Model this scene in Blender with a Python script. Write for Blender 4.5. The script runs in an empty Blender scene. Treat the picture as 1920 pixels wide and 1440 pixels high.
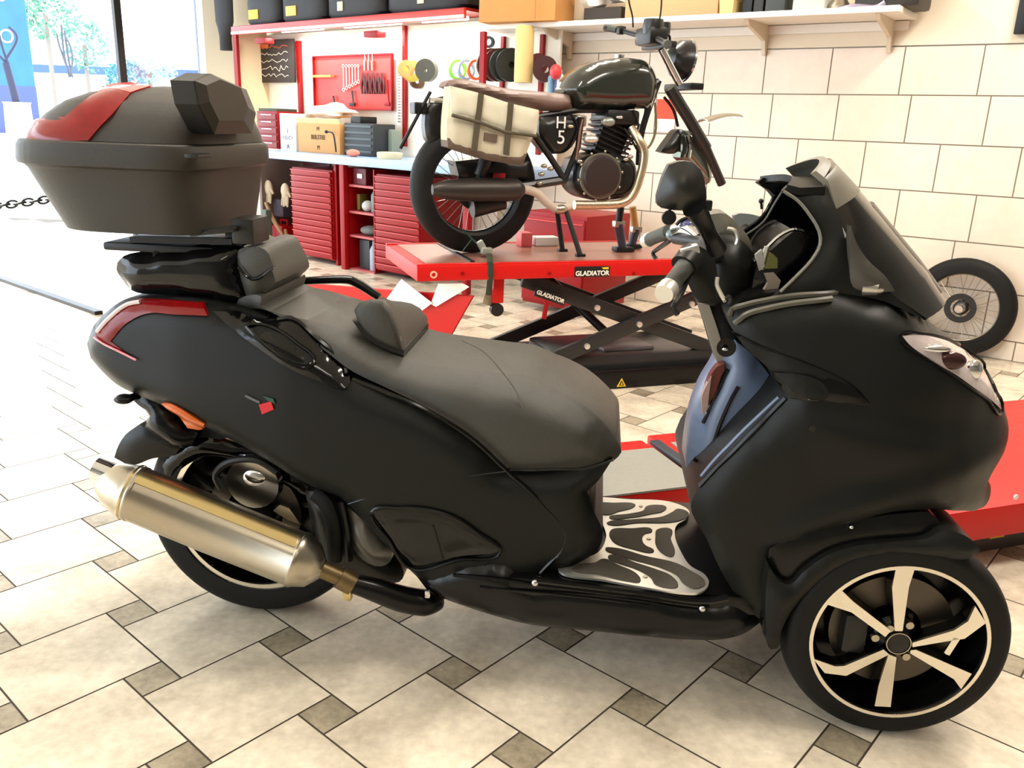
import bpy, bmesh, math, random
import numpy as np
from mathutils import Vector, Matrix
from mathutils.geometry import delaunay_2d_cdt
random.seed(7); rng = np.random.default_rng(7)
sc = bpy.context.scene
COL = sc.collection
R = math.radians

# ---------------------------------------------------------------- camera
FPX, PITCH, ROLL, EYE = 1585.4, 0.2963, 0.0366, 1.20
cp, sp_ = math.cos(PITCH), math.sin(PITCH)
c_, s_ = math.cos(ROLL), math.sin(ROLL)
rt, up0 = Vector((1, 0, 0)), Vector((0, sp_, cp))
CR = rt * c_ + up0 * s_
CU = rt * -s_ + up0 * c_
CW = Vector((0, cp, -sp_))
CC = Vector((0, 0, EYE))
cam_d = bpy.data.cameras.new('camera'); cam = bpy.data.objects.new('camera', cam_d); COL.objects.link(cam)
cam_d.sensor_fit = 'HORIZONTAL'; cam_d.sensor_width = 36.0; cam_d.lens = FPX / 1920 * 36
cam_d.clip_start = 0.05; cam_d.clip_end = 200
m3 = Matrix((CR, CU, -CW)).transposed()
cam.matrix_world = Matrix.Translation(CC) @ m3.to_4x4()
sc.camera = cam

# ---------------------------------------------------------------- colour management, world, lights
sc.view_settings.view_transform = 'Standard'; sc.view_settings.look = 'None'
sc.view_settings.gamma = 1.0; sc.view_settings.use_curve_mapping = False
sc.view_settings.exposure = 0.35
wd = bpy.data.worlds.new('world'); sc.world = wd; wd.use_nodes = True
bg = wd.node_tree.nodes['Background']
bg.inputs[0].default_value = (0.80, 0.90, 1.0, 1); bg.inputs[1].default_value = 4.5
sun_d = bpy.data.lights.new('sun', 'SUN'); sun = bpy.data.objects.new('sun', sun_d); COL.objects.link(sun)
sun_d.energy = 5.0; sun_d.angle = R(9.0); sun_d.color = (1.0, 0.97, 0.92)
SUNDIR = Vector((0.78, -0.36, -0.66))           # travels from the street on the left into the shop
sun.rotation_euler = SUNDIR.to_track_quat('-Z', 'Y').to_euler(); sun.location = (-6, 2, 4)

def area(name, loc, size, energy, col, rot=(0, 0, 0), sy=None):
    d = bpy.data.lights.new(name, 'AREA'); o = bpy.data.objects.new(name, d); COL.objects.link(o)
    d.shape = 'RECTANGLE'; d.size = size; d.size_y = sy or size; d.energy = energy; d.color = col
    o.location = loc; o.rotation_euler = rot
    return o
WARM = (1.0, 0.92, 0.81)
CEIL = 3.3
LAMPS = [(-0.9, 2.3, 40), (1.5, 1.7, 52), (2.5, 3.6, 46), (0.0, -1.2, 10), (0.3, 4.9, 34)]

# ---------------------------------------------------------------- materials
MATS = {}
def srgb(r, g, b):
    f = lambda c: (c / 255 / 12.92) if c / 255 <= 0.04045 else ((c / 255 + 0.055) / 1.055) ** 2.4
    return (f(r), f(g), f(b), 1)
def mat(name, col, rough=0.5, metal=0.0, noise=0.0, nscale=40, bump=0.0, bscale=300, coat=0.0, spec=0.5, emit=None, es=0, trans=0.0, alpha=1.0, aniso=None):
    if name in MATS: return MATS[name]
    m = bpy.data.materials.new(name); m.use_nodes = True; nt = m.node_tree; b = nt.nodes['Principled BSDF']
    if len(col) == 3: col = srgb(*col)
    b.inputs['Base Color'].default_value = col
    b.inputs['Roughness'].default_value = rough; b.inputs['Metallic'].default_value = metal
    b.inputs['Coat Weight'].default_value = coat; b.inputs['Coat Roughness'].default_value = 0.08
    b.inputs['Specular IOR Level'].default_value = spec
    b.inputs['Transmission Weight'].default_value = trans; b.inputs['Alpha'].default_value = alpha
    if emit: b.inputs['Emission Color'].default_value = emit; b.inputs['Emission Strength'].default_value = es
    tc = nt.nodes.new('ShaderNodeTexCoord')
    n = nt.nodes.new('ShaderNodeTexNoise'); n.inputs['Scale'].default_value = nscale; n.inputs['Detail'].default_value = 4
    nt.links.new(tc.outputs['Object'], n.inputs['Vector'])
    if noise > 0:
        mx = nt.nodes.new('ShaderNodeMix'); mx.data_type = 'RGBA'
        k0 = tuple(max(0, c * (1 - noise)) for c in col[:3]) + (1,); k1 = tuple(min(1, c * (1 + noise)) for c in col[:3]) + (1,)
        mx.inputs[6].default_value = k0; mx.inputs[7].default_value = k1
        nt.links.new(n.outputs['Fac'], mx.inputs[0]); nt.links.new(mx.outputs[2], b.inputs['Base Color'])
    mr = nt.nodes.new('ShaderNodeMapRange'); mr.inputs[3].default_value = max(0, rough - 0.04); mr.inputs[4].default_value = min(1, rough + 0.04)
    nt.links.new(n.outputs['Fac'], mr.inputs[0]); nt.links.new(mr.outputs[0], b.inputs['Roughness'])
    if bump > 0:
        n2 = nt.nodes.new('ShaderNodeTexNoise'); n2.inputs['Scale'].default_value = bscale; n2.inputs['Detail'].default_value = 3
        nt.links.new(tc.outputs['Object'], n2.inputs['Vector'])
        bp = nt.nodes.new('ShaderNodeBump'); bp.inputs['Strength'].default_value = bump; bp.inputs['Distance'].default_value = 0.002
        nt.links.new(n2.outputs['Fac'], bp.inputs['Height']); nt.links.new(bp.outputs['Normal'], b.inputs['Normal'])
    MATS[name] = m
    return m
matte_black = mat('matte_black_paint', (22, 23, 21), 0.42, noise=.06, bump=.15, bscale=900, spec=.22)
plastic = mat('grained_black_plastic', (34, 33, 32), 0.48, bump=.5, bscale=700, noise=.08, spec=.3)
case_mat = mat('dark_grey_case_plastic', (54, 50, 44), 0.43, bump=.45, bscale=900, noise=.06, spec=.32)
gloss_black = mat('gloss_black_plastic', (8, 8, 9), 0.10, spec=.4)
semi_black = mat('semi_gloss_black', (14, 14, 14), 0.25, spec=.3)
seat_mat = mat('seat_leatherette', (56, 55, 49), 0.42, bump=.6, bscale=500, noise=.08)
tyre_mat = mat('tyre_rubber', (18, 18, 17), 0.62, bump=.3, bscale=250, noise=.1, spec=.25)
rim_black = mat('rim_black', (7, 7, 7), 0.22, spec=.3)
silver = mat('machined_silver', (236, 230, 218), 0.26, metal=1.0)
steel = mat('brushed_steel', (184, 176, 160), 0.30, metal=1.0, noise=.05, nscale=60)
gold_steel = mat('gold_tinted_steel', (206, 188, 136), 0.24, metal=1.0, noise=.06)
alu = mat('aluminium_plate', (226, 224, 216), 0.32, metal=.75)
chrome = mat('chrome', (220, 222, 225), 0.08, metal=1.0)
red_lens = mat('red_lens', (124, 2, 6), 0.16, coat=.1, noise=.25, nscale=60, spec=.35)
orange_lens = mat('orange_lens', (205, 92, 22), 0.25, noise=.15, nscale=90)
grip_rubber = mat('grip_rubber', (72, 74, 68), 0.6, bump=.8, bscale=400)
dark_grip = mat('footrest_rubber', (82, 76, 66), 0.75, bump=.8, bscale=600, noise=.15, nscale=200)
sky_sheen = mat('leg_shield_sky_sheen', (104, 118, 144), 0.34)  # dark glossy shield; its sky reflection is put into the base colour
mirror_mat = mat('mirror_shell', (30, 30, 27), 0.35)
engine_mat = mat('engine_cast', (120, 118, 112), 0.4, metal=.8, noise=.25, nscale=25)
dark_metal = mat('dark_metal', (50, 49, 47), 0.4, metal=.6, noise=.2, nscale=30)
clear_lens = mat('headlight_lens', (200, 186, 184), 0.12, metal=.15, noise=.45, nscale=26, coat=.5)
tint_glass = mat('tinted_screen', (14, 15, 13), 0.10, spec=.35)
red_paint = mat('red_paint', (200, 18, 14), 0.42, noise=.05, spec=.35)
dark_red = mat('cabinet_red', (142, 3, 8), 0.42, noise=.07, spec=.3)
white_paint = mat('white_paint', (238, 234, 224), 0.5, noise=.02)
cream = mat('plaster_cream', (232, 220, 198), 0.7, noise=.04, nscale=3, bump=.1, bscale=60)
cardboard = mat('cardboard', (196, 140, 78), 0.75, noise=.08, nscale=12, bump=.2, bscale=200)
blue_steel = mat('blue_grey_worktop', (150, 178, 214), 0.35, metal=.2, noise=.06)
black_frame = mat('black_frame', (18, 18, 18), 0.4, metal=.3)
white_label = mat('white_label', (235, 235, 232), 0.5)
yellow_label = mat('yellow_label', (236, 196, 40), 0.5)
paper = mat('paper', (232, 236, 244), 0.7, noise=.03, nscale=30)

# ---------------------------------------------------------------- frames: a place on the ground with a heading
def hit(px, py, p0, n):
    d = CW + CR * ((px - 960) / FPX) + CU * ((720 - py) / FPX)
    t = (Vector(p0) - CC).dot(n) / d.dot(n)
    return CC + d * t
def ground(px, py, z=0.0): return hit(px, py, (0, 0, z), Vector((0, 0, 1)))
class Frame:
    def __init__(s, o, deg):
        s.o = Vector(o); s.a = R(deg); s.x = Vector((math.cos(s.a), math.sin(s.a), 0)); s.y = Vector((-math.sin(s.a), math.cos(s.a), 0))
        s.M = Matrix.Translation(s.o) @ Matrix.Rotation(s.a, 4, 'Z')
    def at(s, px, py, y):                       # where a sight line meets the lengthwise plane at side offset y
        d = hit(px, py, s.o + s.y * y, s.y) - s.o
        return Vector((d.dot(s.x), y, d.z))
    def atz(s, px, py, z):
        d = hit(px, py, Vector((0, 0, s.o.z + z)), Vector((0, 0, 1))) - s.o
        return Vector((d.dot(s.x), d.dot(s.y), z))
    def atx(s, px, py, x):
        d = hit(px, py, s.o + s.x * x, s.x) - s.o
        return Vector((x, d.dot(s.y), d.z))

# ---------------------------------------------------------------- object helpers
def finish(name, verts, faces, m, parent=None, M=None, smooth=True, ang=38):
    me = bpy.data.meshes.new(name)
    me.from_pydata([tuple(v) for v in verts], [], faces)
    bm = bmesh.new(); bm.from_mesh(me)
    bmesh.ops.remove_doubles(bm, verts=bm.verts, dist=1e-5)
    bmesh.ops.recalc_face_normals(bm, faces=bm.faces)
    bm.to_mesh(me); bm.free()
    me.materials.append(m)
    if smooth:
        me.polygons.foreach_set('use_smooth', [True] * len(me.polygons))
        me.set_sharp_from_angle(angle=R(ang))
    me.update()
    o = bpy.data.objects.new(name, me); COL.objects.link(o)
    if parent is not None: o.parent = parent
    if M is not None: o.matrix_world = M
    return o
class MB:
    def __init__(s): s.v = []; s.f = []
    def add(s, v, f):
        n = len(s.v); s.v += [Vector(p) for p in v]; s.f += [tuple(i + n for i in q) for q in f]; return s
    def box(s, c, d, rot=None, bev=0.0):
        bm = bmesh.new(); bmesh.ops.create_cube(bm, size=1)
        for v in bm.verts: v.co = Vector((v.co.x * d[0], v.co.y * d[1], v.co.z * d[2]))
        if bev > 0: bmesh.ops.bevel(bm, geom=list(bm.edges), offset=min(bev, min(d) * .49), segments=2, affect='EDGES', profile=.6)
        m = rot.to_4x4() if rot is not None else Matrix()
        vs = [(m @ v.co) + Vector(c) for v in bm.verts]; fs = [[v.index for v in f.verts] for f in bm.faces]
        bm.free(); return s.add(vs, fs)
    def bar(s, a, b, w, h, bev=0.0, roll=0.0):
        a, b = Vector(a), Vector(b); d = b - a; L = d.length
        q = d.to_track_quat('X', 'Z').to_matrix() @ Matrix.Rotation(roll, 3, 'X')
        return s.box((a + b) / 2, (L, w, h), q, bev)
    def tube(s, pts, r, n=12, cap=True, smooth=0, flat=1.0):
        pts = [Vector(p) for p in pts]
        if smooth: 
            k = len(pts); rr = r if hasattr(r, '__len__') else [r] * k
            out, ro = [], []
            for i in range(k - 1):
                p0, p1, p2, p3 = pts[max(i - 1, 0)], pts[i], pts[i + 1], pts[min(i + 2, k - 1)]
                for j in range(smooth):
                    t = j / smooth
                    out.append(.5 * ((2 * p1) + (p2 - p0) * t + (2 * p0 - 5 * p1 + 4 * p2 - p3) * t * t + (3 * p1 - p0 - 3 * p2 + p3) * t ** 3))
                    ro.append(rr[i] + (rr[i + 1] - rr[i]) * t)
            out.append(pts[-1]); ro.append(rr[-1]); pts, r = out, ro
        k = len(pts); rr = r if hasattr(r, '__len__') else [r] * k
        t = [(pts[min(i + 1, k - 1)] - pts[max(i - 1, 0)]).normalized() for i in range(k)]
        a = t[0].orthogonal().normalized(); vs, fs = [], []
        if abs(t[0].z) < .9: a = Vector((0, 0, 1)).cross(t[0]).normalized()
        for i in range(k):
            a = (a - t[i] * a.dot(t[i])).normalized(); b = t[i].cross(a)
            for j in range(n):
                an = 2 * math.pi * j / n
                vs.append(pts[i] + a * (math.cos(an) * rr[i]) + b * (math.sin(an) * rr[i] * flat))
        for i in range(k - 1):
            for j in range(n):
                fs.append((i * n + j, i * n + (j + 1) % n, (i + 1) * n + (j + 1) % n, (i + 1) * n + j))
        if cap: fs.append(tuple(range(n))); fs.append(tuple(range((k - 1) * n, k * n)))
        return s.add(vs, fs)
    def lathe(s, prof, c=(0, 0, 0), axis='Y', n=48, rot=None, close=False):
        vs, fs = [], []; k = len(prof)
        for (r, h) in prof:
            for j in range(n):
                an = 2 * math.pi * j / n; x, z = r * math.cos(an), r * math.sin(an)
                p = Vector((x, h, z)) if axis == 'Y' else (Vector((x, z, h)) if axis == 'Z' else Vector((h, x, z)))
                if rot is not None: p = rot @ p
                vs.append(p + Vector(c))
        for i in range(k if close else k - 1):
            i2 = (i + 1) % k
            for j in range(n): fs.append((i * n + j, i * n + (j + 1) % n, i2 * n + (j + 1) % n, i2 * n + j))
        if not close:
            if prof[0][0] > 1e-6: fs.append(tuple(range(n)))
            if prof[-1][0] > 1e-6: fs.append(tuple(range((k - 1) * n, k * n)))
        return s.add(vs, fs)
    def prism(s, poly, d):                      # closed 3D polygon pushed along d
        k = len(poly); d = Vector(d); p = [Vector(q) for q in poly]
        return s.add(p + [q + d for q in p], [tuple(range(k)), tuple(range(k, 2 * k))] + [(i, (i + 1) % k, (i + 1) % k + k, i + k) for i in range(k)])
    def rings(s, rings, cap=True, closed=True):
        n = len(rings[0]); vs = [p for r_ in rings for p in r_]; fs = []
        for i in range(len(rings) - 1):
            for j in range(n if closed else n - 1):
                fs.append((i * n + j, i * n + (j + 1) % n, (i + 1) * n + (j + 1) % n, (i + 1) * n + j))
        if cap: fs.append(tuple(range(n))); fs.append(tuple(range((len(rings) - 1) * n, len(rings) * n)))
        return s.add(vs, fs)
    def ball(s, c, r, n=14):
        rr = r if hasattr(r, '__len__') else (r, r, r); bm = bmesh.new(); bmesh.ops.create_uvsphere(bm, u_segments=n, v_segments=n // 2 + 2, radius=1)
        vs = [Vector((v.co.x * rr[0], v.co.y * rr[1], v.co.z * rr[2])) + Vector(c) for v in bm.verts]; fs = [[v.index for v in f.verts] for f in bm.faces]
        bm.free(); return s.add(vs, fs)
    def build(s, name, m, parent=None, M=None, smooth=True, ang=38): return finish(name, s.v, s.f, m, parent, M, smooth, ang)
def tag(o, label=None, cat=None, group=None, kind=None):
    if label: o['label'] = label
    if cat: o['category'] = cat
    if group: o['group'] = group
    if kind: o['kind'] = kind
    return o
def thing(name, label, cat, M, group=None):
    o = bpy.data.objects.new(name, None); COL.objects.link(o); o.matrix_world = M; o.empty_display_size = .1
    return tag(o, label, cat, group)
def copy_tree(o, parent=None):
    c = o.copy(); COL.objects.link(c); c.parent = parent
    for ch in list(o.children): 
        d = copy_tree(ch, c); d.matrix_parent_inverse = ch.matrix_parent_inverse.copy()
    return c
def interp(tab):
    xs = [a for a, _ in tab]; ys = [b for _, b in tab]
    return lambda x: float(np.interp(x, xs, ys))

# ---------------------------------------------------------------- shaped panels from a side outline and a half-width law
def resample(P, corner, step, closed=True):
    n = len(P); P = [np.array(p, float) for p in P]; out = []
    segs = n if closed else n - 1
    def tan(i):
        a, b, c = P[(i - 1) % n], P[i], P[(i + 1) % n]
        if not closed and i == 0: d = c - b
        elif not closed and i == n - 1: d = b - a
        else:
            u, v = b - a, c - b
            d = u / (np.linalg.norm(u) + 1e-9) + v / (np.linalg.norm(v) + 1e-9)
        return d / (np.linalg.norm(d) + 1e-9)
    for i in range(segs):
        a, b = P[i], P[(i + 1) % n]; L = np.linalg.norm(b - a)
        ta = (b - a) / (L + 1e-9) if corner[i] else tan(i)
        tb = (b - a) / (L + 1e-9) if corner[(i + 1) % n] else tan((i + 1) % n)
        k = max(1, int(round(L / step)))
        for j in range(k):
            t = j / k; h00 = 2 * t ** 3 - 3 * t * t + 1; h10 = t ** 3 - 2 * t * t + t; h01 = -2 * t ** 3 + 3 * t * t; h11 = t ** 3 - t * t
            out.append(h00 * a + h10 * L * ta + h01 * b + h11 * L * tb)
    if not closed: out.append(P[-1])
    return np.array(out)
def parse(fr, pts, W, e):
    P, cor, E = [], [], []
    for p in pts:
        px, py = p[0], p[1]; ee = e; c = False; far = 1.0
        for q in p[2:]:
            if q == 'c': c = True
            elif q == 'f': far = -1.0
            elif q == 'g': far = 0.0
            elif q == 'h': far = -.5
            elif q == 'm': far = .5
            else: ee = q
        y = W(0.5, .5) if callable(W) else W
        y = y - ee
        for _ in range(6):
            q = fr.at(px, py, -far * y); y = (W(q.x, q.z) if callable(W) else W) - ee; y = max(y, .002)
        P.append((q.x, q.z, ee)); cor.append(c); E.append(ee)
    return P, cor
def pillow(name, fr, pts, W, e=.02, r=.03, m=None, parent=None, step=.014, thick=None, lift=0.0, side=-1, ang=38, xz=False, smooth=True):
    """outline traced on the near side; half-width law W(x,z); rounded over width r by e; thick=None makes the full-width body"""
    Wf = W if callable(W) else (lambda x, z: W)
    if xz: P = [(p[0], p[1], (p[2] if len(p) > 2 and p[2] != 'c' else e)) for p in pts]; cor = ['c' in p for p in pts]
    else: P, cor = parse(fr, pts, Wf, e)
    if not smooth: cor = [True] * len(cor)
    B = resample(P, cor, step); Be = B[:, 2]; B = B[:, :2]; n = len(B)
    lo, hi = B.min(0), B.max(0)
    gx = np.arange(lo[0], hi[0], step); gz = np.arange(lo[1], hi[1], step * .87)
    G = np.array([(x + (k % 2) * step / 2, z) for k, z in enumerate(gz) for x in gx])
    def inside(Q):
        c = np.zeros(len(Q), bool); j = n - 1
        for i in range(n):
            xi, yi = B[i]; xj, yj = B[j]
            if yi != yj:
                k = ((yi > Q[:, 1]) != (yj > Q[:, 1])) & (Q[:, 0] < (xj - xi) * (Q[:, 1] - yi) / (yj - yi) + xi); c ^= k
            j = i
        return c
    def dist(Q):
        a = B; b = np.roll(B, -1, 0); d = b - a; L2 = (d ** 2).sum(1) + 1e-12
        best = np.full(len(Q), 1e9); idx = np.zeros(len(Q), int)
        for i in range(n):
            t = np.clip(((Q - a[i]) @ d[i]) / L2[i], 0, 1); dd = np.hypot(*(Q - a[i] - t[:, None] * d[i]).T)
            k = dd < best; best[k] = dd[k]; idx[k] = i
        return best, idx
    if len(G):
        G = G[inside(G)]
    if len(G):
        dg, _ = dist(G); G = G[dg > step * .55]
    V = [Vector(p) for p in B] + [Vector(p) for p in G]
    vo, _, fo, *_r = delaunay_2d_cdt(V, [(i, (i + 1) % n) for i in range(n)], [], 1, 1e-6)
    Q = np.array([tuple(v) for v in vo]); d, idx = dist(Q)
    ee = Be[idx]
    if Be.max() - Be.min() > 1e-6:
        D2 = np.hypot(Q[:, None, 0] - B[None, :, 0], Q[:, None, 1] - B[None, :, 1]); wt = np.exp(-(D2 - D2.min(1, keepdims=True)) / .018); ee = (wt @ Be) / wt.sum(1)
    t = np.clip(d / max(r, 1e-5), 0, 1)
    w = np.array([Wf(x, z) for x, z in Q]) - ee * (1 - np.sqrt(np.clip(1 - (1 - t) ** 2, 0, 1))) + lift
    w = np.maximum(w, .001)
    k = len(Q); F_ = np.array([tuple(f) for f in fo if len(f) == 3]); inner_ = d > 1e-4
    for _ in range(5):
        acc = np.zeros(k); cn = np.zeros(k)
        for a, b in ((0, 1), (1, 2), (2, 0)):
            np.add.at(acc, F_[:, a], w[F_[:, b]]); np.add.at(acc, F_[:, b], w[F_[:, a]]); np.add.at(cn, F_[:, a], 1); np.add.at(cn, F_[:, b], 1)
        w = np.where(inner_ & (cn > 0), .5 * w + .5 * acc / np.maximum(cn, 1), w)
    near = [Vector((x, side * ww, z)) for (x, z), ww in zip(Q, w)]
    if thick is None: far = [Vector((x, -side * ww, z)) for (x, z), ww in zip(Q, w)]
    else: far = [Vector((x, side * (max(ww, 0) - thick), z)) for (x, z), ww in zip(Q, w)]
    fs = [tuple(f) for f in fo] + [tuple(i + k for i in reversed(f)) for f in fo]
    cnt = {}
    for f in fo:
        for a, b in zip(f, list(f[1:]) + [f[0]]): cnt[(min(a, b), max(a, b))] = cnt.get((min(a, b), max(a, b)), 0) + 1
    fs += [(a, b, b + k, a + k) for (a, b), c in cnt.items() if c == 1]
    o = finish(name, near + far, fs, m, parent, None, True, ang)
    def surf(x, z, B=B, Be=Be, Wf=Wf, r=r, lift=lift):
        q = np.array((x, z)); b = np.roll(B, -1, 0) - B; t = np.clip(((q - B) * b).sum(1) / ((b ** 2).sum(1) + 1e-12), 0, 1)
        dv = q - B - t[:, None] * b; dd = np.hypot(dv[:, 0], dv[:, 1]); dm = dd.min()
        wt = np.exp(-(np.hypot(q[0] - B[:, 0], q[1] - B[:, 1]) - dm) / .018); ee = float((wt @ Be) / wt.sum()); t = min(1, dm / max(r, 1e-5))
        ins = (((B[:, 1] > z) != (np.roll(B[:, 1], -1) > z)) & (x < b[:, 0] * (z - B[:, 1]) / (b[:, 1] + 1e-12) + B[:, 0])).sum() % 2
        if not ins: t = 0
        return Wf(x, z) - ee * (1 - math.sqrt(max(0, 1 - (1 - t) ** 2))) + lift
    SURF[o.name] = surf
    return o
SURF = {}
def trace(fr, pts, W, off=0.0, step=.02, closed=False, xz=False):
    """3D path following the near surface of law W"""
    Wf = W if callable(W) else (lambda x, z: W)
    P, cor = parse(fr, pts, Wf, 0.0) if not xz else ([(p[0], p[1], 0) for p in pts], [False] * len(pts))
    B = resample([p[:2] for p in P], cor, step, closed)
    return [Vector((x, -(Wf(x, z) + off), z)) for x, z in B]
def text_mesh(s, size, m, parent=None, M=None, name='lettering', depth=.001, bold=0.0, align='CENTER'):
    cu = bpy.data.curves.new('txt', 'FONT'); cu.body = s; cu.size = size; cu.extrude = depth; cu.offset = bold
    cu.align_x = align; cu.align_y = 'CENTER'
    o = bpy.data.objects.new('txt', cu); COL.objects.link(o)
    dg = bpy.context.evaluated_depsgraph_get(); me = bpy.data.meshes.new_from_object(o.evaluated_get(dg))
    bpy.data.objects.remove(o); me.name = name; me.materials.clear(); me.materials.append(m)
    q = bpy.data.objects.new(name, me); COL.objects.link(q)
    if parent is not None: q.parent = parent
    if M is not None: q.matrix_local = M
    return q

# ================================================================= THE ROOM
BO = ground(645, 505)
WF = Frame(BO, -36.3)                    # tiled wall: its plane is y = WY
WY = 0.70
BF = Frame(BO, -40.5)                    # workbench run: bench front is y = 0, wall behind is y = BY
BY = 0.66
def quads(name, m_list, cells, M=None, kind='structure', grout=None):
    """one mesh of many separate flat tiles; cells = (4 corners, material index, shade)"""
    vs, fs, mi, sh = [], [], [], []
    for q, k, s in cells:
        n = len(vs); vs += [tuple(p) for p in q]; fs.append(tuple(range(n, n + len(q)))); mi.append(k); sh.append(s)
    me = bpy.data.meshes.new(name); me.from_pydata(vs, [], fs)
    for m in m_list: me.materials.append(m)
    me.polygons.foreach_set('material_index', mi)
    at = me.color_attributes.new('shade', 'FLOAT_COLOR', 'CORNER'); k = 0
    for p, s in zip(me.polygons, sh):
        for li in p.loop_indices: at.data[li].color = (s, s, s, 1)
    o = bpy.data.objects.new(name, me); COL.objects.link(o)
    if M is not None: o.matrix_world = M
    tag(o, kind=kind); return o
def tile_mat(name, c0, c1, rough, nscale, bump=.15, blot=.5):
    m = bpy.data.materials.new(name); m.use_nodes = True; nt = m.node_tree; b = nt.nodes['Principled BSDF']
    tc = nt.nodes.new('ShaderNodeTexCoord'); n = nt.nodes.new('ShaderNodeTexNoise'); n.inputs['Scale'].default_value = nscale; n.inputs['Detail'].default_value = 7; n.inputs['Roughness'].default_value = .62
    nt.links.new(tc.outputs['Object'], n.inputs['Vector'])
    n2 = nt.nodes.new('ShaderNodeTexNoise'); n2.inputs['Scale'].default_value = nscale * 9; n2.inputs['Detail'].default_value = 3
    nt.links.new(tc.outputs['Object'], n2.inputs['Vector'])
    ad = nt.nodes.new('ShaderNodeMath'); ad.operation = 'MULTIPLY_ADD'; ad.inputs[1].default_value = .35; nt.links.new(n2.outputs['Fac'], ad.inputs[0]); nt.links.new(n.outputs['Fac'], ad.inputs[2])
    cr = nt.nodes.new('ShaderNodeMapRange'); cr.inputs[1].default_value = .45; cr.inputs[2].default_value = .9
    nt.links.new(ad.outputs[0], cr.inputs[0])
    mx = nt.nodes.new('ShaderNodeMix'); mx.data_type = 'RGBA'; mx.inputs[6].default_value = srgb(*c0); mx.inputs[7].default_value = srgb(*c1); nt.links.new(cr.outputs[0], mx.inputs[0])
    at = nt.nodes.new('ShaderNodeAttribute'); at.attribute_name = 'shade'
    mu = nt.nodes.new('ShaderNodeMix'); mu.data_type = 'RGBA'; mu.blend_type = 'MULTIPLY'; mu.inputs[0].default_value = 1
    nt.links.new(mx.outputs[2], mu.inputs[6]); nt.links.new(at.outputs['Color'], mu.inputs[7]); nt.links.new(mu.outputs[2], b.inputs['Base Color'])
    mr = nt.nodes.new('ShaderNodeMapRange'); mr.inputs[3].default_value = rough - .06; mr.inputs[4].default_value = rough + .08; nt.links.new(n.outputs['Fac'], mr.inputs[0]); nt.links.new(mr.outputs[0], b.inputs['Roughness'])
    bp = nt.nodes.new('ShaderNodeBump'); bp.inputs['Strength'].default_value = bump; bp.inputs['Distance'].default_value = .001; nt.links.new(n2.outputs['Fac'], bp.inputs['Height']); nt.links.new(bp.outputs['Normal'], b.inputs['Normal'])
    return m
floor_big = tile_mat('floor_tile', (182, 170, 150), (238, 226, 204), .24, 5)
floor_small = tile_mat('floor_tile_small', (122, 112, 94), (180, 168, 144), .24, 8)
floor_grout = mat('floor_grout', (70, 60, 48), .8, noise=.2)
wall_tile = tile_mat('wall_tile', (224, 209, 190), (238, 225, 208), .3, 2, bump=.03)
wall_grout = mat('wall_grout', (138, 126, 108), .8)
# floor: square tiles with small squares between, laid at the angle measured on the floor
TA, TP = 0.2372 * EYE, 0.0741 * EYE
FT = -0.7123; fu = Vector((math.cos(FT), math.sin(FT), 0)); fv = Vector((-fu.y, fu.x, 0)); F0 = Vector((-0.8279 * EYE, 1.5366 * EYE, 0))
cells = []; g = .0022
def cell(o, a, b, k):
    s = float(rng.uniform(.93, 1.05))
    cells.append(([o + fu * g + fv * g, o + fu * (a - g) + fv * g, o + fu * (a - g) + fv * (b - g), o + fu * g + fv * (b - g)], k, s))
for i in range(-36, 34):
    for j in range(-34, 36):
        o = F0 + fu * (i * TA + j * TP) + fv * (-i * TP + j * TA)
        if -7.5 < o.x < 5.2 and -3.0 < o.y < 9.6:
            oo = Vector((o.x, o.y, 0)); cell(oo, TP, TP, 1)
            cell(oo + fu * TP, TA, TA, 0)
floor = quads('floor', [floor_big, floor_small, floor_grout], cells + [([Vector((-7.6, -3.1, -.0015)), Vector((5.3, -3.1, -.0015)), Vector((5.3, 9.7, -.0015)), Vector((-7.6, 9.7, -.0015))], 2, 1)])
# tiled wall
XL, XR = 1.15, 6.2
rows = [(1.450, 1.716, 3.173), (1.183, 1.450, 3.247), (.915, 1.183, 3.034), (.648, .915, 3.269), (.381, .648, 3.202), (.114, .381, 3.02), (0, .114, 3.2)]
cells = []; g = .0035
for z0, z1, s0 in rows:
    k = math.floor((XL - s0) / .412)
    while s0 + k * .412 < XR:
        a, b = max(XL, s0 + k * .412) + g, min(XR, s0 + (k + 1) * .412) - g; k += 1
        if b > a: cells.append(([(a, WY, z0 + g), (b, WY, z0 + g), (b, WY, z1 - g), (a, WY, z1 - g)], 0, float(rng.uniform(.97, 1.02))))
cells.append(([(XL, WY + .003, 0), (XR, WY + .003, 0), (XR, WY + .003, 1.716), (XL, WY + .003, 1.716)], 1, 1))
cells.append(([(XL, WY - .004, 1.72), (XR, WY - .004, 1.72), (XR, WY - .004, CEIL), (XL, WY - .004, CEIL)], 2, 1))
quads('wall_back', [wall_tile, wall_grout, cream], cells, WF.M)
MB().box(((XL + XR) / 2, WY + .08, CEIL / 2), (XR - XL, .14, CEIL)).build('wall_back_core', cream, M=WF.M)['kind'] = 'structure'
# wall behind the bench
bx1 = (WF.M @ Vector((XL, WY, 0))); bx1 = (BF.M.inverted() @ bx1).x
bx0 = -2.62
w = MB().box(((bx0 + bx1) / 2, BY + .08, CEIL / 2), (bx1 - bx0, .12, CEIL)).build('wall_bench', cream, M=BF.M); w['kind'] = 'structure'
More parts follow.
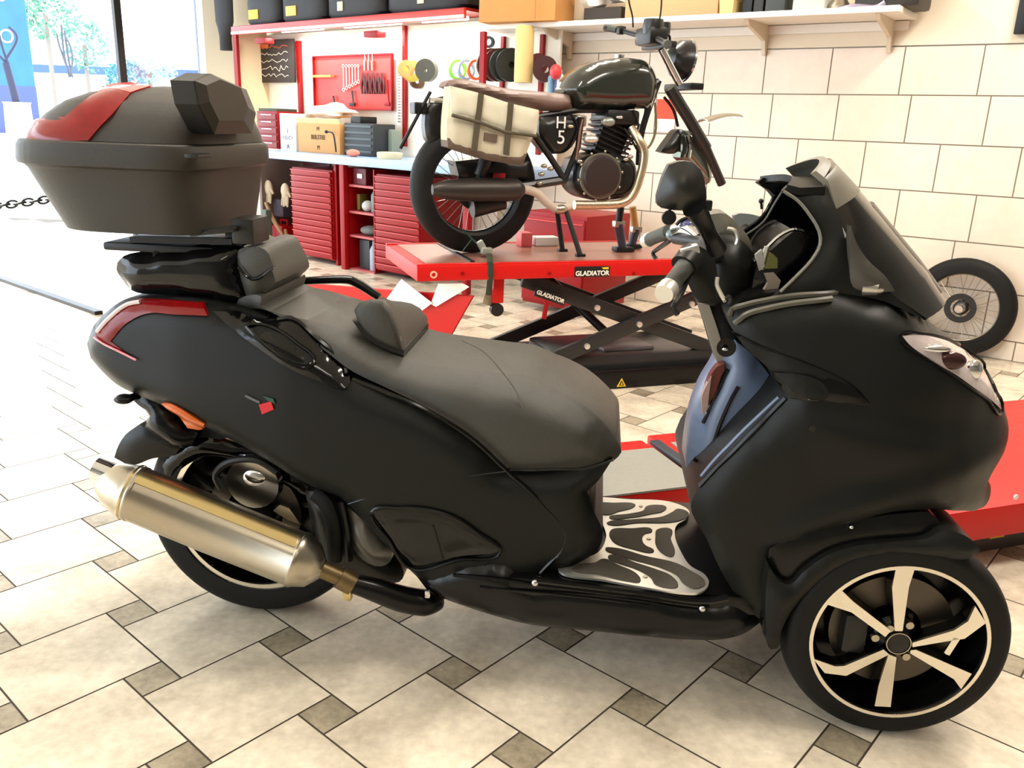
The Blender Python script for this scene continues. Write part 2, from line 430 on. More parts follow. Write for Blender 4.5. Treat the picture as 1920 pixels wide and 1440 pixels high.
# side closures of the shop (behind the camera and to the right)
def wall(name, a, b, z0=0, z1=CEIL, m=cream, t=.12):
    a, b = Vector((a[0], a[1], 0)), Vector((b[0], b[1], 0)); mb = MB().bar(a + Vector((0, 0, (z0 + z1) / 2)), b + Vector((0, 0, (z0 + z1) / 2)), t, z1 - z0)
    o = mb.build(name, m, smooth=False); o['kind'] = 'structure'; return o
pr = WF.M @ Vector((XR, WY, 0))
dimw = mat('workshop_wall_grey', (120, 116, 110), .7, noise=.1, nscale=2)
wall('wall_right', (pr.x, pr.y), (pr.x + .1, -3.0), m=dimw)
wall('wall_front', (pr.x + .1, -3.0), (-5.2, -3.0), m=dimw)
# street side: a shop window wall running from the bench corner towards the viewer
lc = BF.M @ Vector((bx0, BY, 0)); ld = Vector((-BF.y.x, -BF.y.y, 0))         # towards the viewer's left
MB().box((2.0, 0, CEIL + .05), (14, 14, .1)).build('ceiling', white_paint, M=Matrix.Translation((-.5, 3.2, 0)), smooth=False)['kind'] = 'structure'
LF = Frame(lc, math.degrees(math.atan2(ld.y, ld.x)))   # x runs along the window wall towards the viewer, y points outdoors or in
MB().box((.16, 0, CEIL / 2), (.32, .12, CEIL)).build('wall_left_return', white_paint, M=LF.M, smooth=False)['kind'] = 'structure'
MB().box((3.3, 0, (2.75 + CEIL) / 2), (6.0, .12, CEIL - 2.75)).build('wall_left_lintel', white_paint, M=LF.M, smooth=False)['kind'] = 'structure'
MB().box((9.0, 0, CEIL / 2), (5.4, .12, CEIL)).build('wall_left', cream, M=LF.M, smooth=False)['kind'] = 'structure'
frame_blue = mat('window_frame_blue_grey', (120, 130, 165), .4)
t1 = MB().box((.30, -.075, 1.38), (.05, .03, 2.75)).box((.10, -.075, 1.38), (.035, .03, 2.75)).build('trim_1', frame_blue, M=LF.M, smooth=False); t1['kind'] = 'structure'
# pavement outside
pave = mat('pavement_pale', (226, 224, 220), .7, noise=.05, nscale=1.5, bump=.1, bscale=30)
o0 = LF.M @ Vector((0, 0, 0)); 
outv = LF.M.to_3x3() @ Vector((0, -1, 0)); outv = outv if outv.x < 0 else -outv; al = LF.x
pv = [o0 - al * 14 + outv * .02, o0 + al * 14 + outv * .02, o0 + al * 14 + outv * 46, o0 - al * 30 + outv * 46]
finish('pavement', [Vector((p.x, p.y, -.004)) for p in pv], [(0, 1, 2, 3)], pave)['kind'] = 'structure'
# black threshold profile on the floor, shop window pane with a black stile
ra, rb = ground(-260, 432), ground(186, 590)
dd = (rb - ra); DFm = Frame(ra, math.degrees(math.atan2(dd.y, dd.x))); DL = dd.length
MB().box((DL / 2, 0, .010), (DL, .05, .026), bev=.004).build('trim_2', black_frame, M=DFm.M, smooth=False)['kind'] = 'structure'
door = thing('window_1', None, None, LF.M); door['kind'] = 'structure'
stx = (LF.M.inverted() @ hit(222, 60, LF.o, LF.y)).x
MB().box((stx, 0, 1.375), (.065, .06, 2.74), bev=.004).build('stile', black_frame, door, smooth=False)
MB().box(((.32 + stx) / 2, 0, .03), (stx - .32, .05, .06), bev=.004).build('bottom_rail', black_frame, door, smooth=False)
gl = bpy.data.materials.new('clear_glass'); gl.use_nodes = True; nt = gl.node_tree; nt.nodes.clear()
ou = nt.nodes.new('ShaderNodeOutputMaterial'); mxs = nt.nodes.new('ShaderNodeMixShader'); tr = nt.nodes.new('ShaderNodeBsdfTransparent'); gs = nt.nodes.new('ShaderNodeBsdfGlossy'); fr_ = nt.nodes.new('ShaderNodeLayerWeight')
gs.inputs['Roughness'].default_value = .02; tr.inputs[0].default_value = (.95, .97, .98, 1); fr_.inputs[0].default_value = .12
mxs.inputs[0].default_value = .07; nt.links.new(tr.outputs[0], mxs.inputs[1]); nt.links.new(gs.outputs[0], mxs.inputs[2]); nt.links.new(mxs.outputs[0], ou.inputs[0])
MB().box(((.32 + stx) / 2, 0, 1.4), (stx - .36, .008, 2.66)).build('pane', gl, door, smooth=False)
# ceiling lamps: long fluorescent fittings
for i, (lx, ly, lz) in enumerate(LAMPS):
    M = Matrix.Translation((lx, ly, CEIL - .10)) @ Matrix.Rotation(R(-40.5 + 90), 4, 'Z')
    t = thing('ceiling_lamp', ['white twin-tube ceiling lamp above the back of the black scooter', 'white twin-tube ceiling lamp above the front of the black scooter', 'white twin-tube ceiling lamp above the black motorcycle and tiled wall', 'white twin-tube ceiling lamp behind the viewer', 'white twin-tube ceiling lamp in front of the workbench'][i], 'lamp', M)
    MB().box((0, 0, .05), (1.3, .22, .05), bev=.01).build('housing', white_paint, t)
    em = mat('lamp_tube', (255, 244, 224), .5, emit=(1, .93, .8, 1), es=2.0)
    for s in (-1, 1): MB().tube([(-.6, s * .06, .005), (.6, s * .06, .005)], .014, 10).build('tube', em, t)
    a = area('lamp_light', (lx, ly, CEIL - .13), 1.2, lz, WARM, (0, 0, R(-40.5 + 90)), .2)

# ================================================================= THE BLACK THREE-WHEELED SCOOTER
_a, _b = ground(490, 1145), ground(1680, 1366)
_L = (_b - _a).length; _h = math.degrees(math.atan2(_b.y - _a.y, _b.x - _a.x) + math.asin(.22 / _L))
SF = Frame((0, 0, 0), _h); SF = Frame(_a + SF.y * .05, _h)
scoot = thing('scooter', 'matte black three-wheeled maxi scooter with top case and brushed steel exhaust, nearest the viewer', 'scooter', SF.M)
S = lambda *a: SF.at(*a)
bw = interp([(-.45, .07), (-.36, .12), (-.28, .155), (-.1, .19), (.15, .215), (.5, .225), (.75, .22), (1.0, .23)])
WB = lambda x, z: bw(x) * float(np.interp(z, [.2, .45, .62, .75, .85], [.93, 1.0, 1.0, .93, .85]))
def body(name, pts, W=WB, e=.02, r=.03, m=matte_black, parent=None, **k): return pillow(name, SF, pts, W, e, r, m, parent or scoot, **k)

# --- main body: tail, side and tunnel down to the belly
tail_pts = [(163, 645, 'c'), (175, 612), (205, 580), (243, 558), (300, 556), (385, 562), (440, 575, 'c'), (477, 588), (560, 625), (650, 692, 'c'), (700, 722), (800, 767), (883, 817), (950, 878, 'c'),
            (1017, 880), (1080, 876), (1148, 862, 'c'), (1120, 903), (1101, 922, 'c'), (1112, 955), (1130, 1000), (1121, 1030), (1085, 1055), (1000, 1088, 'c'), (1005, 1110), (850, 1120), (800, 1100, 'c'),
            (740, 1040), (651, 944, 'c'), (636, 932), (580, 910), (505, 865), (440, 828), (385, 800, 'c'), (300, 758), (235, 730), (195, 700), (172, 672)]
side = body('body_side_panel', tail_pts, e=.035, r=.05)
tag(side, 'matte black bodywork of tail and side')
SS_ = SURF[side.name]
SL = lambda k: (lambda x, z: SS_(x, z) + k)
line = lambda name, pts, W=WB, off=.0, r=.0025, m=gloss_black, parent=None, closed=False: MB().tube(trace(SF, pts, W, off, .012, closed), r, 6).build(name, m, parent or scoot)
line('panel_gap', [(660, 712), (720, 735), (800, 770), (883, 822), (950, 884), (1012, 940), (1060, 1010), (1010, 1080)], r=.0045, off=-.004, parent=side)
line('panel_gap', [(652, 946), (720, 925), (800, 908), (880, 893), (950, 884)], r=.0018, off=-.002, parent=side)
line('panel_gap', [(955, 884), (1030, 882), (1100, 880), (1150, 864)], r=.003, off=-.006, parent=side)
# gloss vent panel low on the side
WV = SL(.004)
vent = body('vent_panel', [(697, 960, 'c'), (740, 953), (800, 956), (850, 970), (900, 1002), (938, 1034, 'c'), (860, 1050), (765, 1062, 'c'), (730, 1015)], W=WV, e=.004, r=.012, m=gloss_black, thick=.02, step=.009)
tag(vent, 'glossy black vent panel')
line('vent_rim', [(697, 960), (750, 953), (800, 955), (852, 970), (900, 1002), (938, 1035), (860, 1050), (765, 1063), (730, 1015)], W=WV, r=.004, m=semi_black, closed=True, parent=vent)
line('vent_blade', [(812, 985), (822, 1020), (830, 1048)], W=WV, r=.003, m=semi_black, parent=vent)
# grab handle: long glossy almond with a recess
WH_ = SL(.010)
gh = body('grab_handle', [(398, 583, 'c'), (440, 585), (500, 598), (545, 598), (575, 620), (620, 662), (657, 708), (652, 725), (600, 715), (540, 690), (480, 650), (430, 612)], W=WH_, e=.006, r=.02, m=gloss_black, thick=.04, step=.009)
tag(gh, 'glossy black grab handle')
line('handle_edge', [(462, 612), (470, 608), (510, 612), (560, 645), (590, 680), (578, 690), (540, 678), (500, 650), (462, 612)], W=WH_, r=.004, off=.001, m=gloss_black, parent=gh)
body('handle_recess', [(475, 615), (515, 620), (560, 650), (585, 678), (560, 682), (510, 655)], W=lambda x, z: WH_(x, z) + .002, e=.003, r=.01, m=matte_black, parent=gh, thick=.012)
line('handle_bar', [(520, 600), (548, 598), (590, 632), (635, 672), (652, 700)], W=WH_, r=.006, off=-.004, m=gloss_black, parent=gh)

# --- tail lamp and tail pieces
WT = SL(.006)
tl = body('tail_lamp', [(178, 628, 'c'), (200, 598), (240, 566), (300, 562), (380, 568, 'c'), (389, 592, 'c'), (330, 590), (275, 588), (235, 608), (207, 640, 'c'), (243, 668, 'c'), (225, 662), (195, 645)], W=WT, e=.004, r=.012, m=red_lens, thick=.04, step=.008)
tag(tl, 'red tail lamp')
line('lamp_line', [(176, 632), (215, 655), (255, 675)], W=WT, r=.0025, m=mat('pink_reflector', (240, 150, 160), .2), parent=tl)
line('lamp_line', [(182, 622), (205, 596), (240, 570), (262, 566)], W=WT, r=.005, off=-.001, m=mat('clear_tail_lens', (240, 225, 230), .1, coat=1), parent=tl)
body('side_reflector', [(302, 757, 'c'), (318, 757), (383, 795, 'c'), (380, 805), (352, 803, 'c')], W=SL(.005), e=.004, r=.008, m=orange_lens, thick=.03, step=.008)
# licence holder / rear indicator / mudguard
dark_w = lambda x, z: .1
body('tail_underside', [(240, 742, 'c'), (300, 750), (352, 803, 'c'), (372, 812, 'c'), (350, 840), (290, 815), (262, 795, 'c'), (280, 780), (260, 760)], W=lambda x, z: .13, e=.03, r=.03, m=semi_black)
MB().tube([S(260, 742, -.12), S(225, 750, -.17)], [.008, .010], 10).ball(S(232, 748, -.17), (.022, .02, .011)).build('rear_indicator', semi_black, scoot)
body('number_plate_holder', [(262, 795, 'c'), (300, 800), (345, 820, 'c'), (330, 850), (285, 860), (245, 872), (214, 858, 'c'), (222, 835), (235, 815)], W=lambda x, z: .10, e=.01, r=.02, m=semi_black)
# --- rear wheel
def wheel_tyre(c, ro, ri, hw, name, m=tyre_mat, parent=scoot, n=72):
    k = []; 
    for a in np.linspace(-1, 1, 15):
        an = a * math.pi / 2
        k.append((ri + (ro - ri) * math.cos(an) ** .45 if abs(a) < 1 else ri, hw * math.sin(an) * (1 + .12 * math.sin(abs(an) * 2))))
    prof = k + [(ri, hw * .5), (ri - .004, 0), (ri, -hw * .5)]
    o = MB().lathe(prof, c, 'Y', n, close=True).build(name, m, parent, ang=50)
    return o
def grooves(c, ro, hw, parent, n=36, r=.0035):
    mb = MB()
    for i in range(n):
        for s in (-1, 1):
            a0 = 2 * math.pi * i / n + (.08 if s > 0 else 0); P = []
            for t in np.linspace(0, 1, 5):
                an = a0 + s * .12 * t; y = hw * s * (.10 + .75 * t); rr = ro * (1 - .045 * (t * .86) ** 2.2) + .0005
                P.append(Vector((c[0] + rr * math.cos(an), c[1] + y, c[2] + rr * math.sin(an))))
            mb.tube(P, r * .6, 4)
    return mb.build('tread_groove', mat('tread_groove', (10, 10, 10), .9), parent)
RC = Vector((0, 0, .276)); rw = wheel_tyre(RC, .276, .203, .072, 'rear_wheel'); tag(rw, 'black rear tyre')
MB().lathe([(.206, -.064), (.204, -.052), (.190, -.046), (.186, .046), (.204, .06), (.200, .05), (.182, .04), (.178, 0), (.182, -.045), (.192, -.064)], RC, 'Y', 72, close=True).build('rim', rim_black, rw)
MB().lathe([(.206, -.068), (.190, -.068), (.190, -.060), (.206, -.060)], RC, 'Y', 72, close=True).build('rim_lip', silver, rw)
MB().lathe([(.180, .010), (.180, .016), (0, .016), (0, .010)], RC, 'Y', 48).build('wheel_backing', rim_black, rw)  # black disc added to keep the open wheel dark inside
mb = MB()
for i in range(5):
    a = 2 * math.pi * i / 5 + .3
    for s in (-.12, .12):
        p = [(RC.x + rr * math.cos(a + s * kk), -.035, RC.z + rr * math.sin(a + s * kk)) for rr, kk in ((.04, 0.3), (.11, .7), (.178, 1.25))]
        mb.tube(p, [.013, .010, .010], 8)
mb.lathe([(.045, -.06), (.045, .06)], RC, 'Y', 32).build('spokes', semi_black, rw)
MB().lathe([(.115, -.052), (.115, -.048), (.07, -.048), (.07, -.052)], RC, 'Y', 48, close=True).build('brake_disc', mat('disc_dark_steel', (90, 84, 76), .35, metal=.9), rw)
# rear hugger, swingarm, engine block parts
body('rear_mudguard', [(300, 870, 'c'), (325, 838), (370, 815), (430, 825), (500, 858), (560, 900), (610, 930, 'c'), (600, 945), (545, 915), (480, 880), (420, 860), (370, 862), (330, 890), (305, 940, 'c')], W=lambda x, z: .088, e=.02, r=.02, m=gloss_black)
MB().tube([S(330, 905, -.03), S(350, 935, -.11), S(470, 985, -.115), S(600, 1035, -.11), S(700, 1075, -.11)], [.02, .028, .03, .032, .03], 12, smooth=4).build('swingarm', semi_black, scoot)
MB().lathe([(.062, -.02), (.066, 0), (.05, .02)], S(480, 900, -.115), 'Y', 24).ball(S(478, 895, -.13), (.03, .012, .022)).build('brake_caliper', chrome, scoot)
MB().tube([S(415, 915, -.13), S(405, 890, -.13), S(430, 866, -.13), S(480, 862, -.13), S(520, 885, -.13)], .009, 8, smooth=5).build('caliper_guard', dark_metal, scoot)
body('engine_cover', [(572, 920, 'c'), (610, 925), (650, 945), (700, 1005), (755, 1085), (700, 1090), (640, 1075), (600, 1060), (585, 990)], W=lambda x, z: .15, e=.04, r=.05, m=dark_metal)
body('engine_casting', [(652, 950, 'c'), (690, 985), (735, 1045), (715, 1062), (680, 1050), (655, 1010)], W=lambda x, z: .185, e=.03, r=.03, m=engine_mat)
MB().tube([S(590, 925, -.165), S(612, 945, -.17), S(625, 990, -.17), S(628, 1050, -.165)], [.016, .017, .016, .014], 10, smooth=4, flat=1.2).build('coolant_hose', tyre_mat, scoot)
MB().tube([S(640, 940, -.17), S(650, 990, -.172), S(655, 1050, -.165)], .009, 8, smooth=4).build('coolant_hose', semi_black, scoot)
MB().prism([S(512, 958, -.2), S(525, 947, -.2), S(542, 953, -.2), S(565, 985, -.2), S(540, 975, -.2)], (0, .008, 0)).build('muffler_bracket', steel, scoot)

# --- exhaust
A, B = S(203, 905, -.25), S(590, 1062, -.25); D = (B - A).normalized()
q = D.to_track_quat('Y', 'Z').to_matrix(); Lm = (B - A).length; hs = .052; 
mf = thing_parent = MB()
def ov(r, h): return (r, h)
prof = [(.020, -.012), (.034, -.010), (.047, .012), (.054, .045), (.056, .06), (.0575, .062), (.0575, .070), (.056, .072), (.057, Lm * .5), (.056, Lm - .045), (.0575, Lm - .043), (.0575, Lm - .036), (.054, Lm - .03), (.045, Lm - .004), (.028, Lm + .012), (.018, Lm + .02)]
sq = Matrix.Diagonal((1.0, 1.0, 1.12)); 
muff = MB().lathe(prof, A, 'Y', 56, rot=q @ sq).build('muffler', steel, scoot); tag(muff, 'brushed steel muffler can')
up = (q @ Vector((0, 0, 1)));  # upper strip: the highlight on the can, painted in gold
side_v = q @ Vector((1, 0, 0)); side_v = side_v if side_v.y < 0 else -side_v
mbs = MB()
rg = []
for t in np.linspace(.07, Lm - .05, 10):
    ring = []
    for an in np.linspace(50, 80, 7):
        v = side_v * math.cos(R(an)) + up * math.sin(R(an)) * 1.12
        ring.append(A + D * t + v * .0592)
    for an in np.linspace(80, 50, 7):
        v = side_v * math.cos(R(an)) + up * math.sin(R(an)) * 1.12
        ring.append(A + D * t + v * .0565)
    rg.append(ring)
mbs.rings(rg).build('highlight_strip', gold_steel, muff)
MB().lathe([(.0585, .055), (.0585, .059), (.057, .059), (.057, .055)], A, 'Y', 56, rot=q @ sq, close=True).build('strap_band', gold_steel, muff)
T0 = A - D * .012 + up * .022
tip = MB().lathe([(.026, .02), (.026, -.022), (.021, -.022), (.021, 0)], T0, 'Y', 28, rot=q).build('muffler_tip', chrome, muff)
MB().lathe([(.0205, -.010), (.0205, -.006)], T0, 'Y', 20, rot=q).build('tip_mouth', mat('mouth_black', (8, 8, 8), .9), muff)  # near-black disc closing the mouth of the tip
C0 = B + D * .01
MB().tube([C0, S(640, 1083, -.24)], [.020, .019], 16).tube([S(636, 1082, -.24), S(662, 1096, -.235)], .025, 16).build('pipe_joint', mat('brass_clamp', (126, 108, 76), .4, metal=.8, noise=.2), scoot)
MB().box(S(652, 1112, -.24), (.02, .02, .03), bev=.004).build('clamp_bolt', gold_steel, scoot)
MB().tube([S(655, 1092, -.235), S(700, 1105, -.22), S(750, 1122, -.2), S(795, 1130, -.18), S(822, 1128, -.15)], [.02, .026, .03, .031, .02], 16, smooth=5).build('header_pipe', semi_black, scoot)
MB().box(S(802, 1113, -.205), (.012, .012, .018), bev=.003).build('pipe_bolt', chrome, scoot)

# --- belly / running board side
WBl = lambda x, z: float(np.interp(x, [.3, .6, 1.0, 1.2], [.19, .235, .25, .25]))
belly = body('belly_panel', [(770, 1066, 'c'), (935, 1050), (1000, 1085), (1055, 1083), (1200, 1102), (1330, 1121), (1385, 1118, 'c'), (1420, 1150), (1428, 1165, 'c'), (1395, 1188), (1350, 1199), (1290, 1199), (1200, 1192), (1080, 1180), (1000, 1172), (900, 1146), (832, 1122), (800, 1105, 'c')], W=WBl, e=.03, r=.03, m=semi_black)
tag(belly, 'satin black belly panel below the footboard')
line('belly_groove', [(850, 1078), (930, 1085), (1000, 1096), (1100, 1108), (1200, 1120), (1330, 1138)], W=WBl, r=.0045, off=0, parent=belly)
line('belly_groove', [(900, 1100), (1000, 1110), (1100, 1120), (1220, 1135)], W=WBl, r=.003, off=0, parent=belly)
MB().tube(trace(SF, [(1000, 1086), (1100, 1098), (1200, 1110), (1330, 1126), (1365, 1120)], WBl, 0, .02), .008, 8).build('board_edge', gloss_black, belly)
for p in ((1003, 1093), (1317, 1141)): MB().ball(S(p[0], p[1], -.252), (.008, .006, .008)).build('rivet', chrome, belly)

# --- footboard with aluminium plates
ZB = SF.at(1330, 1112, -.235).z
Z = lambda px, py, dz=0.0: SF.atz(px, py, ZB + dz)
fb = [Z(1035, 1078), Z(1335, 1118), Z(1392, 1112), Z(1400, 1040), Z(1330, 950), Z(1290, 930), Z(1090, 935), Z(1000, 1000)]
xs0 = Z(1040, 1076).x; xs1 = Z(1385, 1100).x
board = MB().box(((xs0 - .1 + xs1 + .05) / 2, 0, ZB - .025), (xs1 - xs0 + .15, .47, .044), bev=.01).build('footboard', semi_black, scoot)
def plate(name, pts, m, h, parent, dz=0.0):
    P = [Z(*p, dz=dz) for p in pts]
    B = resample([tuple(p[:2]) for p in P], [False] * len(P), .008) if len(P) > 4 else np.array([tuple(p[:2]) for p in P])
    return MB().prism([Vector((b[0], b[1], ZB + dz)) for b in B], (0, 0, h)).build(name, m, parent, ang=30)
c4 = lambda pts: [(960 + x / 4, 900 + y / 4) for x, y in pts]
pl = plate('footboard_plate', c4([(350, 690), (640, 560), (705, 440), (690, 370), (620, 250), (560, 158), (900, 158), (1180, 175), (1320, 235), (1310, 300), (1235, 350), (1220, 430), (1270, 560), (1340, 660), (1440, 720), (1475, 790), (1400, 860), (1300, 862), (1100, 835), (700, 765)]), alu, .005, scoot)
tag(pl, 'aluminium footboard plate')
for pts in ([(450, 685), (520, 640), (620, 630), (690, 600), (780, 640), (930, 710), (955, 775), (880, 770), (650, 720)],
            [(720, 580), (780, 570), (900, 620), (1080, 680), (1180, 720), (1245, 800), (1220, 820), (1080, 795), (1040, 740), (960, 690)],
            [(700, 520), (780, 520), (1000, 580), (1220, 630), (1340, 690), (1440, 760), (1440, 800), (1360, 825), (1290, 790), (1230, 720), (1100, 660), (850, 590)],
            [(750, 380), (900, 372), (1040, 372), (1045, 400), (1000, 410), (975, 450), (1000, 500), (1060, 530), (1055, 552), (900, 525), (770, 480)],
            [(1090, 380), (1180, 372), (1190, 450), (1215, 570), (1190, 585), (1130, 560), (1080, 500), (1075, 430)],
            [(710, 330), (900, 305), (1120, 285), (1200, 250), (1250, 225), (1320, 250), (1310, 290), (1200, 325), (950, 330), (720, 342)],
            [(730, 292), (880, 262), (980, 240), (1010, 205), (1080, 195), (1150, 205), (1130, 245), (1050, 262), (900, 290)],
            [(610, 185), (760, 180), (920, 190), (905, 215), (800, 245), (720, 270), (660, 262)]):
    plate('rubber_insert', c4(pts), dark_grip, .004, pl, dz=.003)
for p in ((997, 742), (1025, 457), (965, 212)): 
    q_ = Z(960 + p[0] / 4, 900 + p[1] / 4); MB().lathe([(.006, ZB + .004), (.005, ZB + .007), (.0, ZB + .007)], (q_.x, q_.y, 0), 'Z', 12).build('plate_screw', steel, pl)

# --- seat
sw = interp([(-.1, .14), (.1, .165), (.35, .165), (.5, .185), (.75, .185), (.9, .15)])
WS = lambda x, z: sw(x)
WS = lambda x, z: WB(x, z) - .004
seat = body('seat', [(477, 580, .01, 'c'), (487, 556, .03), (510, 541, .06, 'f'), (560, 541, .07, 'f'), (640, 556, .07, 'f'), (700, 572, .07, 'f'), (770, 605, .07, 'f'), (820, 622, .07, 'f'), (880, 631, .07, 'f'), (950, 640, .07, 'f'), (1005, 648, .08, 'f'), (1035, 661, .08, 'f'), (1070, 690, .07, 'h'), (1103, 727, .07, 'g'), (1132, 772, .07, 'm'), (1155, 822, .065), (1165, 848, .055), (1150, 864, .05, 'c'),
                      (1080, 878, .02), (1017, 882, .012), (952, 878, .012, 'c'), (883, 815, .012), (800, 765, .012), (720, 727, .012), (660, 698, .012), (600, 655, .012), (540, 612, .012)], W=WS, e=.02, r=.085, m=seat_mat)
tag(seat, 'dark grey seat of rider and passenger')
line('seat_seam', [(863, 640), (905, 662), (940, 700), (968, 740), (985, 790), (998, 840)], W=lambda x, z: WS(x, z), off=-.012, r=.0016, m=mat('seam_thread', (96, 94, 84), .6), parent=seat)
# rider bolster on the seat
WBo = lambda x, z: .135
NB = [(664, 582), (672, 569), (693, 561), (718, 561), (734, 584), (747, 616), (757, 660), (730, 650), (705, 638), (684, 620), (670, 600)]
FB = [(733, 588), (738, 574), (752, 565), (772, 569), (788, 578), (802, 596), (800, 618), (786, 622), (770, 624), (752, 616), (740, 604)]
nr = [SF.at(px, py, -.132) for px, py in NB]; fr2 = [SF.at(px, py, .125) for px, py in FB]
def bring(t, k=1.0, dy=0.0):
    r_ = [a_ * (1 - t) + b_ * t for a_, b_ in zip(nr, fr2)]; c_2 = sum(r_, Vector()) / len(r_); return [c_2 + (p - c_2) * k + Vector((0, dy, 0)) for p in r_]
bol = MB().rings([bring(0, .72, -.012), bring(0, .9, -.008), bring(0, 1, 0)] + [bring(t) for t in np.linspace(.1, .9, 9)] + [bring(1), bring(1, .9, .008), bring(1, .7, .012)]).build('rider_backrest', seat_mat, scoot, ang=50)
tag(bol, 'padded rider backrest on the seat')
line('piping', [(717, 563), (730, 584), (741, 610), (751, 640)], W=WBo, off=-.004, r=.002, m=mat('seam_thread_light', (150, 148, 132), .6), parent=bol)
body('backrest_base', [(660, 600, 'c'), (684, 632), (720, 655), (757, 668, 'c'), (757, 656, 'c'), (705, 636), (680, 612)], W=lambda x, z: .137, e=.004, r=.01, m=semi_black, parent=bol)
# passenger backrest
WP = lambda x, z: .13
pb = body('passenger_backrest', [(440, 478, 'c'), (450, 467), (470, 462), (488, 468), (500, 488), (512, 512), (516, 530), (500, 546), (484, 570), (474, 580, 'c'), (460, 555), (450, 520)], W=WP, e=.02, r=.03, m=seat_mat)
tag(pb, 'grey passenger backrest')
body('backrest_pad', [(448, 480, 'c'), (465, 466), (497, 468), (513, 500, 'c'), (475, 522, 'c'), (455, 503)], W=lambda x, z: .135, e=.008, r=.015, m=seat_mat, parent=pb, thick=.02)
line('pad_groove', [(446, 500), (472, 524), (512, 503)], W=lambda x, z: .131, r=.003, m=gloss_black, parent=pb)
# far grab rail
MB().tube([SF.at(566, 527, .19), SF.at(640, 524, .2), SF.at(668, 530, .2), SF.at(712, 558, .19)], [.01, .011, .012, .010], 10, smooth=4).build('grab_rail', gloss_black, scoot)
# --- rack and black tail fairing under the case
body('tail_fairing', [(220, 492, 'c'), (232, 480), (280, 470), (350, 462), (430, 462), (447, 470, 'c'), (452, 520), (472, 578, 'c'), (420, 572), (360, 558), (300, 552), (248, 545), (230, 525), (218, 505)], W=lambda x, z: .14, e=.03, r=.03, m=gloss_black)
MB().box(S(345, 456, -.0) + Vector((0, 0, .003)), (.25, .24, .018), bev=.006).bar(S(250, 448, -.1), S(440, 452, -.1), .03, .012).bar(S(250, 448, .1), S(440, 452, .1), .03, .012).build('luggage_rack', black_frame, scoot)
MB().tube([S(360, 470, -.1), S(370, 480, -.12), S(360, 488, -.1)], .01, 8).build('rack_mount', semi_black, scoot); MB().tube([S(290, 472, -.1), S(296, 480, -.12)], .01, 8).build('rack_mount', semi_black, scoot)
# --- top case: stacked plan outlines
def case_ring(xr, xf, hw, z, n=56, p=3.2, tilt=0.0):
    cx, hx = (xr + xf) / 2, (xf - xr) / 2; ring = []
    for i in range(n):
        a = 2 * math.pi * i / n; c, s = math.cos(a), math.sin(a)
        pp = 6.0 if c > 0 else 2.6
        x = cx + hx * abs(c) ** (2 / pp) * (1 if c > 0 else -1); y = hw * abs(s) ** (2 / pp) * (1 if s > 0 else -1)
        ring.append(Vector((x, y, z + tilt * (x - xf))))
    return ring
xf = SF.at(355, 300, -.22).x + .005
zs = lambda py, px=355: SF.at(px, py, -.22).z
def xr_(px, py): return SF.at(px, py, -.10).x
low = [(xr_(150, 428) + .03, xf - .03, .15, zs(452)), (xr_(118, 425), xf - .022, .19, zs(448)), (xr_(80, 365), xf - .012, .208, zs(380)), (xr_(52, 322), xf - .006, .218, zs(330)), (xr_(46, 315), xf - .004, .220, zs(326)), (xr_(46, 313), xf - .002, .222, zs(324))]
case = MB().rings([case_ring(a, b, h, z) for a, b, h, z in low]).build('top_case', case_mat, scoot)
tag(case, 'dark grey plastic top case')
mid = [(xr_(46, 313), xf - .002, .222, zs(324)), (xr_(36, 308), xf + .006, .232, zs(320)), (xr_(33, 300), xf + .008, .234, zs(312)), (xr_(34, 280), xf + .008, .234, zs(284)), (xr_(38, 275), xf + .005, .231, zs(276)), (xr_(46, 272), xf, .226, zs(273))]
MB().rings([case_ring(a, b, h, z) for a, b, h, z in mid]).build('case_rim', case_mat, case)
lidr = [(xr_(47, 271), xf - .002, .222, zs(272)), (xr_(60, 248), xf - .006, .212, zs(250)), (xr_(80, 220), xf - .014, .196, zs(222)), (xr_(110, 195), xf - .026, .172, zs(195)), (xr_(150, 172), xf - .045, .140, zs(176)), (xr_(210, 160), xf - .07, .10, zs(164)), (xr_(270, 152), xf - .10, .05, zs(158))]
lidm = MB().rings([case_ring(a, b, h, z) for a, b, h, z in lidr]).build('case_lid', case_mat, case)
def lid_pt(px, py):                            # point of the lid surface on the near side
    z = None; hw = .2
    for _ in range(8):
        p = SF.at(px, py, -hw); z = p.z
        zz = [l[3] for l in lidr]; h = float(np.interp(z, zz, [l[2] for l in lidr])); a = float(np.interp(z, zz, [l[0] for l in lidr])); b = float(np.interp(z, zz, [l[1] for l in lidr]))
        cx, hx = (a + b) / 2, (b - a) / 2; u = min(.985, abs((p.x - cx) / hx)); pp = 2.6 if p.x < cx else 6
        hw = hw * .4 + .6 * h * (1 - u ** pp) ** (1 / pp)
    return SF.at(px, py, -hw)
